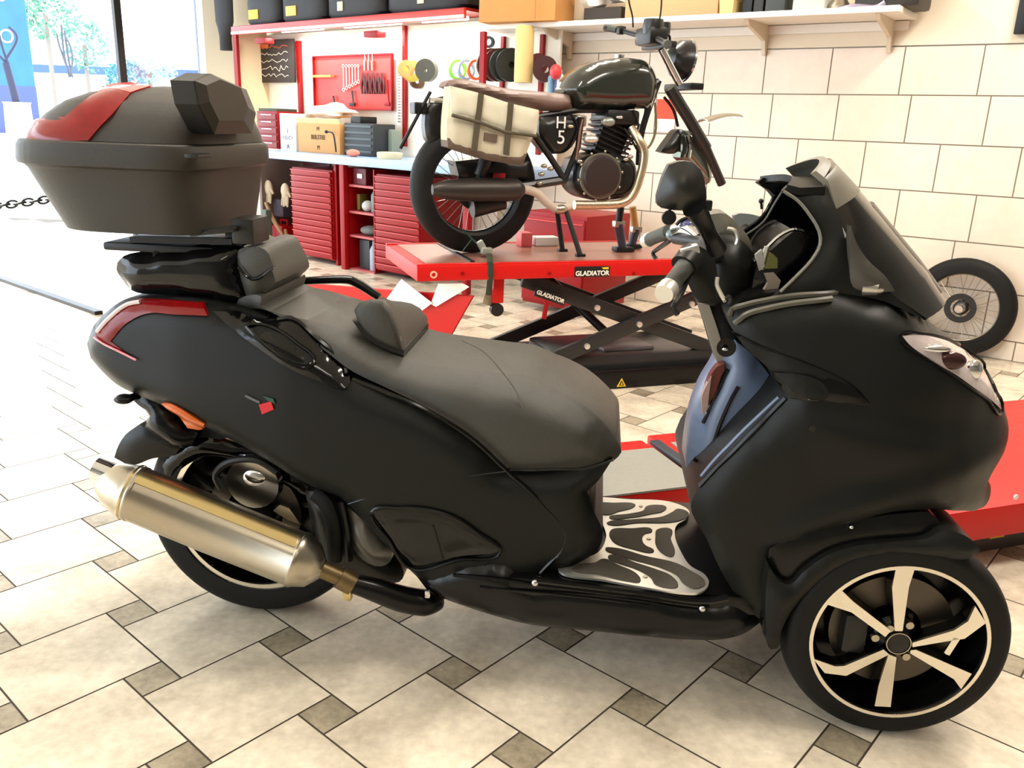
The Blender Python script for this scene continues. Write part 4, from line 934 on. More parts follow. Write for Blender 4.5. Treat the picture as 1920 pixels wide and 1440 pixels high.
# ================================================================= WORKBENCH RUN (bench frame BF)
B = lambda px, py, y: BF.at(px, py, y)
def at_root(name, label, cat, F, p, group=None): return thing(name, label, cat, F.M @ Matrix.Translation(p), group)
def mesh_thing(mb, name, m, label, cat, F, group=None, smooth=True, ang=38):
    """one-mesh thing; origin moved to its base"""
    lo = Vector((sum(v.x for v in mb.v) / len(mb.v), sum(v.y for v in mb.v) / len(mb.v), min(v.z for v in mb.v)))
    mb.v = [v - lo for v in mb.v]
    o = mb.build(name, m, None, F.M @ Matrix.Translation(lo), smooth, ang); return tag(o, label, cat, group)
def part(mb, name, m, root, F, smooth=True, ang=38):
    """part given in frame coordinates of a root placed in that frame"""
    inv = root.matrix_world.inverted() @ F.M
    mb.v = [inv @ v for v in mb.v]; return mb.build(name, m, root, None, smooth, ang)
TOPZ = .915
xL, xR_ = B(487, 295, 0).x, 1.86
wt = mesh_thing(MB().box(((xL + xR_) / 2, .295, TOPZ - .032), (xR_ - xL, .63, .064), bev=.006), 'worktop', blue_steel, 'long pale blue steel worktop of the workbench against the back wall', 'worktop', BF)
# posts and side panels carrying the top
def post(px, y, w, d, z0, z1, label, m=dark_red, py=400):
    x = B(px, py, y).x; return mesh_thing(MB().box((x, y + (.26 if d > .3 else 0), (z0 + z1) / 2), (w, d, z1 - z0), bev=.003), 'bench_post', m, label, 'post', BF)
post(646, .02, .055, .05, 0, TOPZ - .066, 'red steel leg of the workbench between drawer cabinet and open shelves')
post(634, .10, .03, .05, 0, TOPZ - .066, 'thin dark red upright directly left of the red workbench leg')
post(489, .05, .04, .5, 0, TOPZ - .066, 'end panel under the left end of the pale blue worktop', mat('brown_grey', (92, 76, 66), .6))
def drawer_cab(px0, px1, n, ztop, label, y=.06, x0=None, x1=None):
    x0 = B(px0, 400, y).x if x0 is None else x0; x1 = B(px1, 400, y).x if x1 is None else x1
    t = at_root('drawer_cabinet', label, 'cabinet', BF, ((x0 + x1) / 2, y + .25, 0)); w = x1 - x0
    MB().box((0, 0, ztop / 2 + .02), (w, .5, ztop - .04), bev=.004).build('body', dark_red, t)
    h = (ztop - .06) / n
    for k in range(n):
        z = .05 + h * (k + .5)
        d = MB().box((0, -.26, z), (w - .012, .02, h * .9), bev=.003).build('drawer', dark_red, t)
        MB().box((0, -.275, z + h * .36), (w - .02, .016, .007), bev=.002).build('pull_lip', mat('lip_highlight_red', (205, 60, 58), .35), d)  # highlight along each lip painted as a lighter red
    return t
drawer_cab(551, 625, 14, .79, 'red drawer cabinet with many shallow drawers, left of the red workbench leg')
drawer_cab(706, 790, 14, .80, 'red drawer cabinet with many shallow drawers, right of the open shelves')
post(877, .02, .05, .05, 0, TOPZ - .066, 'red steel leg of the workbench seen through the spokes of the rear wheel')
drawer_cab(0, 0, 2, .66, 'low red cabinet seen under the motorcycle engine', y=.02, x0=B(985, 420, .02).x, x1=B(1100, 420, .02).x)
# open shelf unit
x0, x1 = B(655, 400, .06).x, B(704, 400, .06).x
t = at_root('shelf_unit', 'red open shelf unit under the worktop between the leg and the right drawer cabinet', 'shelves', BF, ((x0 + x1) / 2, .3, 0)); w = x1 - x0
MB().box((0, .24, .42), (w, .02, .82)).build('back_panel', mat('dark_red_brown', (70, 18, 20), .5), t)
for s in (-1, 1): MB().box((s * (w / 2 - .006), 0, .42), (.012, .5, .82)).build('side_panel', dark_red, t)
zsh = [B(680, yy, .06).z for yy in (508, 445, 400, 350)]
for z in zsh: MB().box((0, 0, z), (w - .026, .5, .018)).build('shelf', mat('shelf_rosy', (176, 84, 84), .45), t)
xm = (x0 + x1) / 2
def can(px, zb, y, r, h, m, label, cat='bottle', F=BF, group=None, taper=.6, py=400, cap=None, xx=None):
    x = F.at(px, py, y).x if xx is None else xx
    return mesh_thing(MB().lathe([(r * .95, 0), (r, .01), (r, h * .7), (r * taper, h * .82), (r * taper * .6, h * .86), (r * taper * .6, h), (0, h)], (x, y, zb), 'Z', 20), 'bottle' if cat == 'bottle' else cat.replace(' ', '_'), m, label, cat, F, group)
zs_ = sorted(zsh)
mesh_thing(MB().box((xm - .04, .16, zs_[3] + .075), (.16, .18, .13), bev=.006), 'box', mat('dark_wine_box', (86, 10, 26), .5), 'dark wine-red box with a small white label on the top shelf of the open shelves', 'box', BF)
mesh_thing(MB().box((xm - .03, .065, zs_[3] + .08), (.06, .006, .035), bev=.002), 'label_plate', white_label, 'small white label on the front of the wine-red box', 'label', BF)
can(0, zs_[2] + .01, .14, .028, .19, mat('grey_green_plastic', (120, 140, 136), .4), 'grey-green bottle standing on the second shelf of the open shelves', xx=xm + .06)
mesh_thing(MB().ball((xm - .0, .12, zs_[2] + .055), (.05, .05, .045)), 'rag', mat('pale_cloth', (190, 196, 198), .9, bump=.5, bscale=60), 'crumpled pale rag beside the grey-green bottle', 'rag', BF)
mesh_thing(MB().box((xm - .1, .15, zs_[2] + .08), (.04, .1, .13), bev=.01), 'can', mat('olive_can', (96, 84, 26), .5), 'olive can at the left of the second open shelf', 'can', BF)
mesh_thing(MB().ball((xm, .15, zs_[1] + .05), (.10, .08, .04)), 'rag', mat('grey_cloth', (108, 112, 112), .9, bump=.5, bscale=60), 'grey cloth bundle on the third open shelf', 'rag', BF)
mesh_thing(MB().box((xm - .03, .2, zs_[0] + .132), (.13, .2, .24), bev=.01), 'canister', mat('dark_slate', (40, 44, 48), .5), 'dark canister on the bottom of the open shelves', 'canister', BF)
can(0, zs_[0] + .01, .12, .035, .24, mat('pale_blue_grey_bottle', (160, 172, 186), .4), 'pale blue-grey bottle beside the dark canister', xx=xm + .07)
# left bay with gloves and straps
lx0 = B(492, 400, .06).x + .05; lx1 = B(547, 400, .06).x
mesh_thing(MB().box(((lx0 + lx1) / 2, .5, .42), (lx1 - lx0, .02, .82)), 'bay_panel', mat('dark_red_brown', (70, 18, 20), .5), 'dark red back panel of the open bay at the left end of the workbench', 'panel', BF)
glove = mat('work_glove', (176, 160, 136), .9, bump=.6, bscale=60)
for i, (px, py) in enumerate([(503, 352), (535, 358)]):
    c = B(px, py, .12); mb = MB().ball(c, (.055, .03, .07))
    for k in range(4): mb.tube([c + Vector((-.035 + k * .023, 0, -.04)), c + Vector((-.045 + k * .028, -.01, -.13 - .01 * (k % 2)))], [.014, .009], 8)
    mb.tube([c + Vector((.04, 0, .0)), c + Vector((.075, 0, -.05))], [.014, .01], 8)
    mesh_thing(mb, 'work_glove', glove, ['pale work glove hanging at the left of the open bay', 'pale work glove hanging next to the red drawer cabinet'][i], 'glove', BF, 'work gloves hanging in the open bay')
for i, (a, b) in enumerate([((498, 380), (530, 440)), ((492, 400), (505, 480)), ((535, 430), (545, 495)), ((527, 440), (520, 500))]):
    pa, pb = B(a[0], a[1], .04 + .02 * i), B(b[0], b[1], .04 + .02 * i)
    mesh_thing(MB().tube([pa, (pa + pb) / 2 + Vector((.03, -.02, -.02)), pb], [.014, .02, .012], 8, smooth=4), 'strap', mat('jute_strap', (140, 108, 78), .9, bump=.5, bscale=80), ['tan strap hanging slantwise from the left bay', 'tan strap hanging furthest left beside the bay', 'tan strap hanging beside the drawer cabinet', 'tan strap hanging over the red petrol can'][i], 'strap', BF, 'tan straps hanging in the open bay')
mesh_thing(MB().box((B(530, 402, .2).x, .25, .40), (.16, .2, .16), bev=.02), 'bag', mat('dark_violet_bag', (52, 40, 52), .8), 'dark bag in the middle of the open bay', 'bag', BF)
mesh_thing(MB().box((B(527, 470, .15).x, .2, .13), (.2, .2, .24), bev=.03).tube([(B(527, 470, .15).x - .05, .2, .25), (B(527, 470, .15).x - .05, .2, .29), (B(527, 470, .15).x + .05, .2, .29), (B(527, 470, .15).x + .05, .2, .25)], .012, 8), 'petrol_can', dark_red, 'red petrol can on the floor of the open bay', 'can', BF)
mesh_thing(MB().box((B(507, 470, .0).x, -.02, .2), (.07, .06, .40), bev=.008), 'bin', mat('green_grey_bin', (64, 72, 62), .6), 'grey-green bin edge standing left of the red petrol can', 'bin', BF)
# things on the worktop
x0, x1 = B(489, 290, .25).x, B(526, 290, .25).x
t = at_root('small_drawer_box', 'small red drawer box on the left end of the worktop', 'drawer box', BF, ((x0 + x1) / 2, .35, TOPZ)); w = x1 - x0
MB().box((0, 0, .17), (w, .24, .33), bev=.005).build('body', dark_red, t)
MB().box((0, 0, .345), (w * .9, .22, .03), bev=.004).build('lid', mat('dark_green', (52, 62, 46), .6), t)
for k in range(5): 
    d = MB().box((0, -.125, .04 + k * .062), (w - .02, .012, .05), bev=.002).build('drawer', mat('deep_red', (120, 12, 16), .4), t)  # drawer fronts slightly darker red than the body
    MB().box((.01, -.135, .055 + k * .062), (w * .5, .008, .007)).build('pull', alu, d)
x0, x1 = B(527, 290, .2).x, B(556, 290, .2).x
wb = at_root('carton', 'tall white carton between the red drawer box and the cardboard box', 'box', BF, ((x0 + x1) / 2, .32, TOPZ))
MB().box((0, 0, .16), (x1 - x0 - .004, .24, .32), bev=.003).build('body', white_label, wb)
rot = Matrix.Rotation(R(90), 4, 'X')
text_mesh('1', .06, mat('ink_blue', (50, 50, 96), .6), wb, Matrix.Translation((0, -.123, .17)) @ rot)
text_mesh('I O C I', .05, mat('ink_blue', (50, 50, 96), .6), wb, Matrix.Translation((0, -.123, .11)) @ rot)
text_mesh('A', .06, mat('ink_blue', (50, 50, 96), .6), wb, Matrix.Translation((0, -.123, .035)) @ rot)
x0, x1 = B(558, 290, .2).x, B(636, 290, .2).x
cb = at_root('cardboard_box', 'printed cardboard box on the worktop with a white bag on top', 'box', BF, ((x0 + x1) / 2, .36, TOPZ)); w = x1 - x0
MB().box((0, 0, .125), (w, .3, .25), bev=.003).build('body', mat('cardboard_pale', (200, 148, 92), .7, noise=.08, nscale=20), cb)
for sx in (-1, 1): MB().box((sx * w * .25, -.15, .262), (w * .48, .01, .05), Matrix.Rotation(R(20), 3, 'X')).build('flap', mat('cardboard_light', (238, 208, 138), .7), cb)
text_mesh('BEILSTEE', .052, mat('ink_brown', (92, 66, 34), .7), cb, Matrix.Translation((0, -.153, .13)) @ rot, bold=.001)
text_mesh('M', .05, mat('ink_brown', (92, 66, 34), .7), cb, Matrix.Translation((0, -.153, .20)) @ rot)
text_mesh('M', .05, mat('ink_brown', (92, 66, 34), .7), cb, Matrix.Translation((0, -.153, .045)) @ rot)
def blob(c, r, seed, m, name, label, cat, F, amp=.25, n=3):
    rr = np.random.default_rng(seed); bm = bmesh.new(); bmesh.ops.create_icosphere(bm, subdivisions=n, radius=1)
    ph = rr.uniform(0, 6, 6)
    vs = []
    for v in bm.verts:
        k = 1 + amp * (math.sin(v.co.x * 5 + ph[0]) * math.sin(v.co.y * 4 + ph[1]) + .6 * math.sin(v.co.z * 9 + ph[2] + v.co.x * 3))
        vs.append(Vector((v.co.x * r[0] * k, v.co.y * r[1] * k, v.co.z * r[2] * k)) + Vector(c))
    fs = [[v.index for v in f.verts] for f in bm.faces]; bm.free()
    zmin = min(v.z for v in vs); base = c[2] - r[2]
    for v in vs: v.z = max(v.z, base)
    return mesh_thing(MB().add(vs, fs), name, m, label, cat, F)
blob(((x0 + x1) / 2 + .0, .36, TOPZ + .285 + .06), (w * .42, .12, .06), 3, mat('white_plastic_bag', (236, 232, 226), .5), 'plastic_bag', 'white plastic bag lying in the printed cardboard box', 'bag', BF)
MBt = MB().tube([B(612, 247, .16), B(624, 250, .16), B(628, 268, .16), B(630, 285, .16)], .007, 8, smooth=4).ball(B(612, 247, .16), (.02, .015, .014))
mesh_thing(MBt, 'lamp_arm', black_frame, 'thin black bent lamp arm standing in front of the cardboard box', 'lamp arm', BF)
x0, x1 = B(648, 290, .25).x, B(702, 290, .25).x
cr = at_root('parts_crate', 'black crate of parts in the middle of the worktop', 'crate', BF, ((x0 + x1) / 2, .36, TOPZ)); w = x1 - x0
MB().box((0, 0, .13), (w, .24, .26), bev=.01).build('body', mat('crate_black', (30, 36, 38), .5), cr)
for k in range(5): MB().box((0, -.125, .035 + k * .05), (w * .9, .012, .02), bev=.003).build('rib', mat('crate_rib', (70, 80, 84), .5), cr)
MB().box((-w * .2, 0, .285), (w * .35, .18, .06), bev=.01).build('part_inside', black_frame, cr)
mesh_thing(MB().ball((B(662, 282, .06).x, .06, TOPZ + .03), (.07, .04, .03)), 'cloth', mat('salmon_cloth', (216, 130, 110), .8), 'salmon cloth in front of the black crate', 'cloth', BF)
mesh_thing(MB().lathe([(.09, 0), (.1, .02), (.1, .05), (.06, .055), (.06, 0)], (B(727, 280, .12).x, .14, TOPZ), 'Z', 28, close=True), 'rope_coil', mat('cream_rope', (216, 206, 170), .9, bump=.6, bscale=80), 'cream coil of rope on the worktop right of the black crate', 'rope', BF)
mesh_thing(MB().box((B(726, 250, .4).x, .45, TOPZ + .11), (.12, .1, .22), bev=.02), 'jar', mat('grey_green_glass', (128, 140, 128), .3), 'grey jar behind the rope coil', 'jar', BF)
# --- lit tool wall above
PZ1 = 1.95
px1_ = 1.70
tw = at_root('tool_wall', 'red framed tool wall unit with a lit canopy above the workbench', 'tool wall', BF, (0, .62, TOPZ))
P = lambda mb, nm, m, **k: part(mb, nm, m, tw, BF, **k)
ul = B(440, 100, .28).x
P(MB().box(((ul + px1_) / 2, .635, (TOPZ + PZ1) / 2), (px1_ - ul, .02, PZ1 - TOPZ)), 'back_panel', mat('white_enamel', (244, 238, 222), .35))
P(MB().box(((ul + 1.10) / 2, .27, 1.955), (1.10 - ul, .03, .07), bev=.004), 'canopy_front', mat('pale_red_paint', (206, 58, 50), .3))
P(MB().box(((ul + 1.10) / 2, .45, 1.985), (1.10 - ul, .36, .02)), 'canopy_top', dark_red)
P(MB().box(((ul + 1.10) / 2, .262, 1.935), (1.10 - ul, .02, .022)), 'canopy_lip', white_paint)
P(MB().box((ul + .03, .28, (TOPZ + 1.92) / 2), (.06, .03, 1.92 - TOPZ)), 'upright', dark_red)
P(MB().box((ul + .01, .46, (TOPZ + 1.97) / 2), (.02, .33, 1.97 - TOPZ)), 'end_panel', mat('cream_panel', (236, 214, 176), .5))
for px, y in ((562, .60), (759, .60), (905, .30), (942, .61), (1015, .61)):
    x = B(px, 140, y).x; zt = 1.88 if px == 562 else 1.95 if px < 800 else 1.83
    P(MB().box((x, y, (1.0 + zt) / 2), (.045 if px < 700 or px == 905 else .03, .03, zt - 1.0)), 'upright', dark_red)
P(MB().box((B(697, 55, .30).x, .33, 1.86), (.16, .1, .05), bev=.01), 'switch_box', dark_red)
P(MB().box((B(490, 60, .30).x, .33, 1.86), (.16, .1, .05), bev=.01), 'switch_box', dark_red)
em = mat('lamp_tube_cool', (255, 252, 244), .5, emit=(1, .97, .9, 1), es=5.0)
for xa, xb in ((-1.35, -.75), (-.45, .25), (.5, .98)):
    P(MB().tube([(xa, .42, 1.945), (xb, .42, 1.945)], .014, 10), 'canopy_tube', em)
    o = BF.M @ Vector(((xa + xb) / 2, .40, 1.92)); a = area('canopy_light', o, .62, 9, (1, .97, .9), (0, 0, R(-40.5)), .06)
# sign board, peg panel and tools
sg = at_root('sign_board', 'dark chalk sign board with orange and white writing on the tool wall', 'sign', BF, tuple(B(503, 155, .56)))
c0, c1_ = B(453, 155, .56), B(548, 72, .56); w_, h_ = c1_.x - c0.x, c1_.z - c0.z
MB().box((0, 0, h_ / 2), (w_, .02, h_), bev=.003).build('board', mat('slate_brown', (46, 34, 26), .6, noise=.3, nscale=12), sg)
inkc = [mat('chalk_white', (222, 214, 196), .8), mat('chalk_orange', (200, 96, 48), .8)]
for k in range(5):
    z = h_ * (.84 - .17 * k); pts = []; rr = np.random.default_rng(k)
    for j in range(26): pts.append((-w_ * .40 + w_ * .8 * j / 25, -.013, z + rr.uniform(-.018, .018) * (1.5 if k == 3 else 1)))
    MB().tube(pts, .0032, 4).build('chalk_writing', inkc[1 if k == 0 else 0], sg)
MB().box((-w_ * .15, -.012, h_ * .9), (w_ * .4, .004, .07)).build('orange_patch', inkc[1], sg)
c0, c1_ = B(593, 203, .58), B(737, 101, .58); w_, h_ = c1_.x - c0.x, c1_.z - c0.z
pg = at_root('pegboard', 'bright red tool panel hung with wrenches and pliers', 'tool panel', BF, ((c0.x + c1_.x) / 2, .58, c0.z))
MB().box((0, 0, h_ / 2), (w_, .012, h_), bev=.002).build('panel', mat('panel_red', (224, 56, 48), .4), pg)
for zz in (0, h_): MB().box((0, -.012, zz), (w_, .03, .012)).build('panel_edge', dark_red, pg)
for sx in (-1, 1): MB().box((sx * w_ / 2, -.012, h_ / 2), (.012, .03, h_)).build('panel_edge', dark_red, pg)
MB().box((-w_ * .36, -.03, h_ * .62), (w_ * .26, .04, .02)).build('small_ledge', cardboard, pg)
def tool(px, py0, py1, kind, m, label, cat, grp):
    a, b = B(px, py0, .555), B(px, py1, .555); b.x = a.x; mb = MB(); L = a.z - b.z
    if kind == 'wrench':
        mb.box(((a + b) / 2), (.012, .006, L * .8)).lathe([(.016, -.004), (.016, .004), (.009, .004), (.009, -.004)], a, 'Y', 16, close=True).lathe([(.018, -.004), (.018, .004), (.010, .004), (.010, -.004)], b, 'Y', 16, close=True)
    elif kind == 'pliers':
        for s in (-1, 1): mb.tube([a + Vector((s * .004, 0, 0)), a + Vector((s * .008, 0, -L * .3)), a + Vector((s * .024, 0, -L * .65)), b + Vector((s * .016, 0, 0))], [.005, .012, .011, .009], 8, smooth=3)
    elif kind == 'driver':
        mb.tube([a, a + Vector((0, 0, -L * .45))], .005, 8).tube([a + Vector((0, 0, -L * .45)), b], [.014, .012], 10)
    else:
        mb.tube([a, b + Vector((.02, 0, 0))], [.01, .006], 8).box(b, (.07, .02, .03), bev=.006)
    return mesh_thing(mb, {'driver': 'screwdriver'}.get(kind, kind), m, label, cat, BF, grp)
for i in range(6): tool(644 + i * 5.6, 124, 168 - i * 3, 'wrench', steel, ['longest steel wrench at the left of the row on the red panel', 'second steel wrench from the left on the red panel', 'third steel wrench from the left on the red panel', 'fourth steel wrench from the left on the red panel', 'fifth steel wrench from the left on the red panel', 'shortest steel wrench at the right of the row on the red panel'][i], 'wrench', 'wrenches on the red tool panel')
for i in range(5): tool(681 + i * 9, 136, 176, 'pliers', mat('dark_red_grip', (70, 16, 20), .4), ['dark-handled pliers nearest the wrenches on the red panel', 'second dark-handled pliers from the wrenches on the red panel', 'middle dark-handled pliers on the red panel', 'fourth dark-handled pliers from the wrenches on the red panel', 'dark-handled pliers nearest the right edge of the red panel'][i], 'pliers', 'pliers on the red tool panel')
for i, px in enumerate((684, 691, 698)): tool(px, 100, 132, 'driver', steel, ['left one of three screwdrivers at the top of the red panel', 'middle one of three screwdrivers at the top of the red panel', 'right one of three screwdrivers at the top of the red panel'][i], 'screwdriver', 'screwdrivers at the top of the red panel')
tool(660, 170, 196, 'hammer', dark_metal, 'hammer hanging low in the middle of the red panel', 'hammer', None)
tool(625, 180, 196, 'clamp', black_frame, 'black clamp at the lower left of the red panel', 'clamp', None)
tool(726, 150, 195, 'hand_tool', dark_red, 'red-handled tool at the right edge of the red panel', 'tool', None)
# perforated strip
a, b = B(748, 85, .57), B(751, 235, .57)
st = at_root('perforated_strip', 'long white perforated strip hanging right of the red tool panel', 'strip', BF, (a.x, .57, b.z))
MB().box((0, 0, (a.z - b.z) / 2), (.05, .008, a.z - b.z)).build('strip', white_label, st)
for k in range(26): MB().box((.005, -.006, .03 + k * (a.z - b.z - .06) / 25), (.03, .006, .010)).build('slot', mat('slot_grey', (120, 108, 96), .6), st)
def disc(px, py, y, r, h, m, label, cat='reel', hole=.35, rot_=0, grp=None):
    c = B(px, py, y); rr = Matrix.Rotation(R(rot_), 3, 'Z')
    return mesh_thing(MB().lathe([(r, -h / 2), (r, h / 2), (r * hole, h / 2), (r * hole, -h / 2)], c, 'Y', 32, rot=rr, close=True), cat, m, label, cat, BF, grp)
disc(761, 129, .37, .065, .05, mat('orange_tape', (226, 140, 80), .5), 'orange roll of tape on the tool wall', 'roll', rot_=60)
disc(773, 134, .50, .08, .06, mat('olive_tape', (160, 152, 62), .5), 'olive roll of tape beside the orange one', 'roll', rot_=60)
disc(782, 152, .59, .06, .06, mat('brown_tape', (88, 60, 40), .5), 'small brown roll below the olive one', 'roll', rot_=60)
disc(800, 132, .45, .085, .07, mat('dark_olive_reel', (52, 50, 36), .45), 'dark round reel with a pale hub on the tool wall', 'reel', hole=.2, rot_=25)
for i, (px, c, l) in enumerate([(858, (110, 180, 50), 'green'), (874, (130, 150, 170), 'grey-blue'), (892, (226, 96, 50), 'orange')]): disc(px, 131, .52, .075, .025, mat('ring_' + l, c, .5), l + ' ring of thin hose hanging on the lit tool wall', 'ring', hole=.75, rot_=75, grp='coloured hose rings on the tool wall')
disc(917, 79, .5, .042, .03, black_frame, 'small black ring near the dark red upright', 'ring', hole=.55, rot_=20)
for i, (px, c) in enumerate([(922, (70, 30, 18)), (934, (76, 22, 20)), (946, (26, 40, 34)), (958, (20, 24, 24))]): disc(px, 122, .48, .115, .045, mat('reel_dark_%d' % i, c, .5), ['brown', 'dark red', 'dark green', 'black'][i] + ' cable reel in the row beside the cardboard tube', 'reel', hole=.2, rot_=55, grp='dark cable reels in a row')
c = B(981, 150, .36); mesh_thing(MB().lathe([(.062, 0), (.065, .02), (.065, .34), (.055, .37), (.03, .37), (.03, .0)], (c.x, c.y, B(981, 155, .36).z), 'Z', 28, close=True), 'paper_roll', mat('beige_roll', (216, 190, 128), .7), 'upright beige paper roll hanging under the shelf', 'paper roll', BF)
disc(1008, 120, .5, .07, .05, mat('maroon_reel', (90, 20, 26), .5), 'maroon reel behind the red and black reel', 'reel', hole=.3, rot_=50)
disc(1022, 130, .4, .085, .08, mat('black_red_reel', (58, 22, 22), .4), 'black reel with a red hub hanging above the motorcycle seat', 'reel', hole=.3, rot_=40)
mesh_thing(MB().ball(B(1042, 135, .34), (.04, .045, .05)), 'hub_knob', mat('coral_red', (206, 60, 66), .4), 'coral red knob right of the black reel', 'knob', BF)
for i, (px, c) in enumerate([(1034, (110, 150, 170)), (1046, (52, 66, 120)), (1050, (214, 220, 224))]): can(px, B(px, 172, .4).z - .02, .4, .028, .16, mat('btl_%d' % i, c, .4), ['pale blue', 'dark blue', 'white'][i] + ' bottle standing behind the front of the motorcycle tank', py=165)
# things on top of the canopy
for i, (pa, pb, lab, lc_) in enumerate([(477, 540, 'black bag with a large yellow label at the left end of the canopy', yellow_label), (542, 625, 'black bag with an orange-yellow label second from the left on the canopy', mat('amber_label', (230, 170, 80), .5)), (627, 735, 'black bag with a round cream tag in the middle of the canopy', mat('cream_tag', (222, 216, 180), .6)), (738, 890, 'long black bag with a cream tag at the right end of the canopy', mat('cream_tag', (222, 216, 180), .6))]):
    xa, xb = B(pa, 20, .42).x, B(pb, 20, .42).x; t = at_root('tool_bag', lab, 'bag', BF, ((xa + xb) / 2, .45, 2.0))
    w = xb - xa
    MB().rings([[Vector((w / 2 * k * math.copysign(abs(math.cos(a)) ** .5, math.cos(a)), .15 * k * math.copysign(abs(math.sin(a)) ** .5, math.sin(a)), z)) for a in np.linspace(0, 2 * math.pi, 24, endpoint=False)] for k, z in ((.9, 0), (1, .03), (1, .2), (.93, .3), (.8, .36))]).build('bag_body', mat('bag_black', (16, 14, 20), .6, noise=.3), t)
    lw = .15 if i < 2 else .07
    MB().box((-w * .18 if i < 3 else .0, -.153, .085), (lw, .008, .08 if i < 2 else .07), bev=.003).build('bag_label', lc_, t)
# jacket hanging beside the window
jc = B(420, 20, .42); jk = at_root('jacket', 'dark grey jacket hanging beside the shop window at the left end of the workbench', 'jacket', BF, tuple(jc))
MB().rings([[jc * 0 + Vector((rx * math.cos(a), .06 * math.sin(a), z)) for a in np.linspace(0, 2 * math.pi, 16, endpoint=False)] for rx, z in ((.06, -.36), (.05, -.25), (.10, -.14), (.13, -.1), (.14, .1), (.15, .3), (.08, .38))]).build('jacket_body', mat('jacket_grey', (46, 48, 54), .8, noise=.3, nscale=8), jk)
# ================================================================= SHELF ON THE TILED WALL (frame WF)
W_ = lambda px, py, y: WF.at(px, py, y)
SZ = 1.87
sh = at_root('wall_shelf', 'long white shelf on brackets high on the tiled wall', 'shelf', WF, (2.6, .5, SZ))
part(MB().box(((1.16 + 4.03) / 2, .50, SZ), (4.03 - 1.16, .40, .032), bev=.003), 'board', white_paint, sh, WF)
for px, py in ((1436, 70), (1672, 60), (1070, 80)):
    x = W_(px, py, .68).x
    br = MB().prism([(x - .012, .69, SZ - .017), (x - .012, .34, SZ - .017), (x - .012, .37, SZ - .045), (x - .012, .64, SZ - .11), (x - .012, .665, SZ - .19), (x - .012, .69, SZ - .19)], (.024, 0, 0))
    part(br, 'bracket', mat('bracket_cream', (214, 200, 176), .5), sh, WF, smooth=False)
part(MB().box(((1.7 + 4.0) / 2, .685, SZ - .045), (2.3, .014, .05)), 'wall_batten', white_paint, sh, WF)
def sbox(px0, px1, y, d, h, m, name, label, cat, rz=0, yz=SZ + .016, py=20, bev=.003):
    xa, xb = W_(px0, py, y).x, W_(px1, py, y).x
    mb = MB().box((0, 0, h / 2), (xb - xa, d, h), bev=bev); o = mb.build(name, m, None, WF.M @ Matrix.Translation(((xa + xb) / 2, y + d / 2, yz)) @ Matrix.Rotation(R(rz), 4, 'Z'), True)
    return tag(o, label, cat)
bxa = sbox(900, 1030, .20, .30, .34, cardboard, 'cardboard_box', 'large cardboard box at the left end of the wall shelf', 'box', rz=8)
mesh_thing(MB().box((W_(1005, 30, .2).x, .186, SZ + .17), (.008, .004, .3)), 'box_seam', mat('tape_brown', (176, 118, 60), .5), 'strip of brown tape down the large cardboard box', 'tape', WF)
sbox(1172, 1345, .30, .30, .26, mat('cardboard_b', (204, 160, 116), .75, noise=.06), 'cardboard_box', 'wide cardboard box in the middle of the wall shelf', 'box')
mesh_thing(MB().prism([W_(1349, 34, .30), W_(1372, 30, .30), W_(1376, 0, .30), W_(1388, -14, .30), W_(1349, -14, .3)], (0, .25, 0)), 'cardboard_flap', mat('cardboard_c', (222, 194, 130), .75), 'pale yellow open carton right of the wide cardboard box', 'box', WF)
blob((W_(1110, 10, .38).x, .46, SZ + .22), (.15, .12, .11), 11, mat('white_plastic_bag', (236, 232, 226), .5), 'plastic_bag', 'crumpled white bag between the two cardboard boxes on the shelf', 'bag', WF, amp=.3)
sbox(1095, 1165, .36, .2, .08, mat('dark_brown_thing', (44, 34, 24), .6), 'dark_tray', 'dark tray under the crumpled white bag', 'tray', yz=SZ + .017)
sbox(1391, 1409, .34, .2, .14, black_frame, 'black_part', 'black motor part right of the pale yellow carton', 'part')
sbox(1412, 1430, .34, .2, .22, dark_metal, 'metal_part', 'dark metal motor part standing upright on the shelf', 'part')
sbox(1434, 1470, .33, .2, .16, mat('slate_part', (50, 54, 54), .5), 'slate_part', 'slate-coloured motor part left of the white frame', 'part')
t = thing('battery', 'grey and black battery with a pale frame on the wall shelf', 'battery', WF.M @ Matrix.Translation((W_(1515, 15, .34).x, .44, SZ + .016)))
wv = W_(1545, 15, .34).x - W_(1485, 15, .34).x
MB().box((0, 0, .07), (wv, .2, .14), bev=.006).build('case', mat('battery_grey', (190, 192, 186), .5), t); MB().box((.02, -.103, .10), (wv * .6, .008, .06)).build('front_label', black_frame, t)
mesh_thing(MB().tube([W_(1560, 22, .36), W_(1600, 12, .36), W_(1640, 14, .36), W_(1660, 4, .36)], .014, 8, smooth=4), 'tube_part', mat('violet_grey', (150, 140, 160), .4, metal=.4), 'grey bent tube lying on the shelf right of the battery', 'tube', WF)
mesh_thing(MB().lathe([(.06, 0), (.065, .02), (.04, .06), (0, .07)], (W_(1570, 20, .4).x, .42, SZ + .016), 'Z', 20), 'tin_dish', steel, 'pale metal dish on the shelf behind the bent tube', 'dish', WF)
t = thing('dark_toolbox', 'dark brown case at the right end of the wall shelf', 'case', WF.M @ Matrix.Translation((W_(1715, 20, .5).x - .12, .5, SZ + .016)))
MB().box((0, 0, .09), (.34, .28, .18), bev=.02).build('body', mat('dark_brown_case', (34, 26, 20), .5), t); MB().tube([(-.06, -.142, .13), (-.06, -.16, .15), (.06, -.16, .15), (.06, -.142, .13)], .008, 8).build('handle', black_frame, t)
